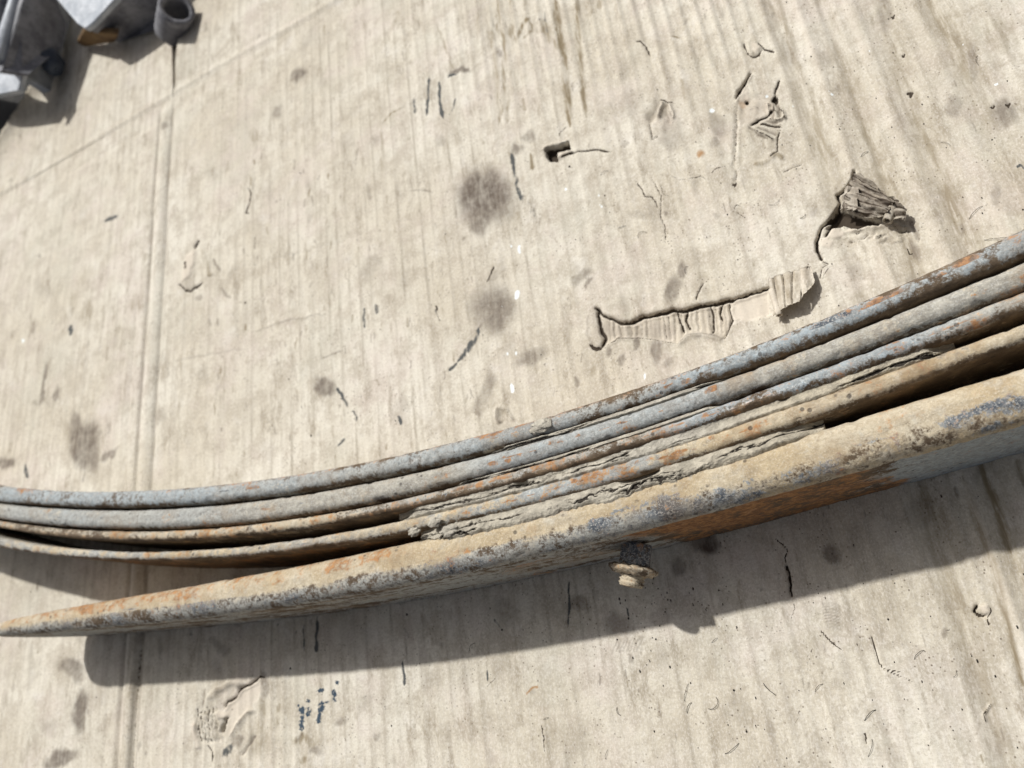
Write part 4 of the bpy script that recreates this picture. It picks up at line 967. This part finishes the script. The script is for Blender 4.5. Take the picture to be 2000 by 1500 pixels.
# ------------------------------------------------------------------ the metal parts at the far corner
STEELD = plain_material("dark_shaded_steel", (.10, .10, .115), (.235, .235, .25), 45, .62, .0)  # darker copy: shade of the side faces put into the colour
STEELL = plain_material("pale_lit_steel", (.30, .325, .36), (.45, .47, .50), 70, .5, .15, .5)  # paler copy: sunlight on the tops put into the colour
STEELN = plain_material("navy_painted_steel", (.03, .037, .055), (.07, .085, .11), 60, .5)
RUSTM = plain_material("brown_rusted_steel", (.10, .06, .03), (.19, .12, .055), 60, .85)
def plate(name, pts, thick, mat, parent, bev=.0012):
    """A thick steel plate through corner points (photo pixel, height)."""
    P = np.array([unproj(u, v, z) for u, v, z in pts]); n = len(P)
    c = P.mean(0); nr = np.zeros(3)
    for i in range(n): nr += np.cross(P[i] - c, P[(i + 1) % n] - c)
    nr /= np.linalg.norm(nr)
    if nr @ (C - c) < 0: nr = -nr; P = P[::-1]
    inn = lambda k: P + (c - P) / np.linalg.norm(c - P, axis=1)[:, None] * k
    rings = [inn(bev), P - nr * bev, P - nr * (thick - bev), inn(bev) - nr * thick]
    Vt = np.concatenate(rings)
    Fs = [list(range(n)), list(range(4 * n - 1, 3 * n - 1, -1))]
    for r in range(3):
        for i in range(n): Fs.append([r * n + i, (r + 1) * n + i, (r + 1) * n + (i + 1) % n, r * n + (i + 1) % n])
    o = mesh_obj(name, Vt, Fs, mat, parent, smooth=False)
    o.location = -Vector(parent.location); return o
pa = tag(empty("spring_end", unproj(60, 90, 0)), "grey layered steel spring end with two raised ridges in the far corner", "spring part")
plate("side_plate", [(4, 138, .056), (50, -12, .060), (78, -160, .060), (160, -110, .012), (128, 40, .010), (124, 92, .012), (56, 146, .040)], .008, STEELD, pa)
def bar(name, p0, p1, z, r, mat, parent, squash=1.0, drop=.05):
    a, b = unproj(*p0, z), unproj(*p1, z); d = (b - a) / np.linalg.norm(b - a); s_ = np.cross(d, [0, 0, 1.])
    th = np.linspace(0, np.pi, 9); prof = [(r * math.cos(t), r * math.sin(t)) for t in th] + [(-r, -drop), (r, -drop)]
    Vt = np.array([[p + s_ * u + np.array([0, 0, 1.]) * w for u, w in prof] for p in (a, a + (b - a) * .5, b)]).reshape(-1, 3)
    k = len(prof); f = grid_faces(3, k, wrap=True).tolist() + [list(range(k - 1, -1, -1)), list(range(2 * k, 3 * k))]
    o = mesh_obj(name, Vt, f, mat, parent); o.location = -Vector(parent.location); return o
bar("leaf", (-6, 118), (60, -90), .060, .0058, STEELL, pa)
bar("leaf", (-30, 100), (42, -110), .060, .0058, STEELD, pa)
plate("end_lip", [(-160, 110, .040), (44, 140, .040), (36, 176, .036), (-60, 196, .036), (-160, 190, .036)], .006, STEELL, pa)  # lip lengthened out of view on the left to shade the floor
e0 = unproj(104, 122, .018); 
vt, q = lathe(e0 + np.array([-.012, .012, 0]), np.array([.55, -.8, -.1]), [(0, .001), (0, .013), (.004, .0145), (.014, .0135), (.017, .010), (.024, .0085), (.024, .001)], n=30, hexr=True)
o = mesh_obj("nut", vt, q, STEELN, pa); o.location = -Vector(pa.location)

pb = tag(empty("shackle_bracket", unproj(250, 60, 0)), "blue grey steel shackle bracket with an open bushing tube beside the flap slit", "bracket")
plate("top_plate", [(98, -30, .045), (112, 0, .043), (150, 46, .039), (166, 56, .038), (180, 46, .039), (224, -2, .043), (248, -30, .045)], .006, STEELL, pb)
plate("side_plate", [(172, 57, .036), (226, 2, .040), (262, -34, .042), (420, -60, .004), (334, 20, .004), (300, 62, .003), (232, 84, .003), (196, 74, .016)], .007, STEELD, pb)
vt, q = tube(unproj(345, 17, .021), unproj(337, 62, .003), .0158, n=32, m=10, inner=.72, jitter=.0002)
o = mesh_obj("bushing_tube", vt, q, STEELD, pb); o.location = -Vector(pb.location)
vt, q = lathe(unproj(146, 8, .0435), np.array([0, 0, 1.]), [(0, .001), (0, .013), (.004, .013), (.006, .011), (.006, .001)], n=30)
o = mesh_obj("boss", vt, q, STEELL, pb); o.location = -Vector(pb.location)
plate("lower_web", [(162, 62, .030), (232, 66, .022), (226, 82, .004), (165, 92, .004), (150, 84, .012)], .005, RUSTM, pb)

# ------------------------------------------------------------------ loose grit and fibres
MAT_GRIT = plain_material("dark_grit", (.02, .018, .017), (.055, .045, .035), 300, .8)
vs, fs = [], []
ico = np.array([(0, 0, 1), (.9, 0, .3), (.28, .85, .3), (-.73, .53, .3), (-.73, -.53, .3), (.28, -.85, .3), (0, 0, -.6)])
icf = [(0, 1, 2), (0, 2, 3), (0, 3, 4), (0, 4, 5), (0, 5, 1), (6, 2, 1), (6, 3, 2), (6, 4, 3), (6, 5, 4), (6, 1, 5)]
def zat(P):
    i = min(len(gx) - 1, max(0, int(np.searchsorted(gx, P[0])))); j = min(len(gy) - 1, max(0, int(np.searchsorted(gy, P[1])))); return float(Z[i, j])
clusters = [(1290, 1270, 40, 14), (1240, 1175, 60, 20), (1450, 1390, 60, 10), (1600, 1160, 30, 4), (1320, 1170, 40, 18), (640, 780, 60, 10), (1700, 300, 200, 20), (500, 560, 160, 20), (1850, 1350, 120, 14), (1750, 250, 200, 20)]
pts = [(RNG.normal(u, s_), RNG.normal(v, s_ * .6)) for u, v, s_, n in clusters for _ in range(n)] + [(RNG.uniform(0, 2000), RNG.uniform(0, 1500)) for _ in range(230)]
for u, v in pts:
    P = unproj(u, v, 0)
    if P[0] < -.75: continue
    r = RNG.uniform(.00016, .00042) * (1 if RNG.random() < .93 else 1.6)
    k = len(vs) * 1
    b_ = ico * r * RNG.uniform(.7, 1.3, 3) * np.array([1, 1 + RNG.uniform(0, 1), .7]) + np.array([P[0], P[1], zat(P) + r * .25])
    n0 = len(vs); vs.extend(b_); fs.extend([tuple(i + n0 for i in f) for f in icf])
g = mesh_obj("grit", vs, fs, MAT_GRIT); tag(g, kind="stuff", label="tiny dark grit specks scattered over the cardboard", cat="grit")
vs, fs = [], []
for _ in range(26):
    u, v = (RNG.uniform(1000, 1990), RNG.uniform(20, 560)) if RNG.random() < .6 else (RNG.uniform(900, 1990), RNG.uniform(1250, 1490))
    P = unproj(u, v, 0); a = RNG.uniform(0, 6.28); L = RNG.uniform(.003, .010); n = 8; ca = RNG.normal(0, 1.6) / n
    r = RNG.uniform(.00007, .00013); n0 = len(vs)
    for k in range(n):
        hz = zat(P) + .0002 + .0006 * math.sin(math.pi * k / (n - 1))
        nx_, ny_ = -math.sin(a), math.cos(a)
        vs += [(P[0] + nx_ * r, P[1] + ny_ * r, hz), (P[0], P[1], hz + r * 1.4), (P[0] - nx_ * r, P[1] - ny_ * r, hz)]
        P = P + np.array([math.cos(a), math.sin(a), 0]) * L / n; a += ca + RNG.normal(0, .12)
    for k in range(n - 1):
        for j in range(3):
            a0, a1 = n0 + k * 3 + j, n0 + k * 3 + (j + 1) % 3; fs.append((a0, a1, a1 + 3, a0 + 3))
fb = mesh_obj("fibres", vs, fs, MAT_GRIT); tag(fb, kind="stuff", label="thin dark fibres and hairs lying on the cardboard", cat="fibres")
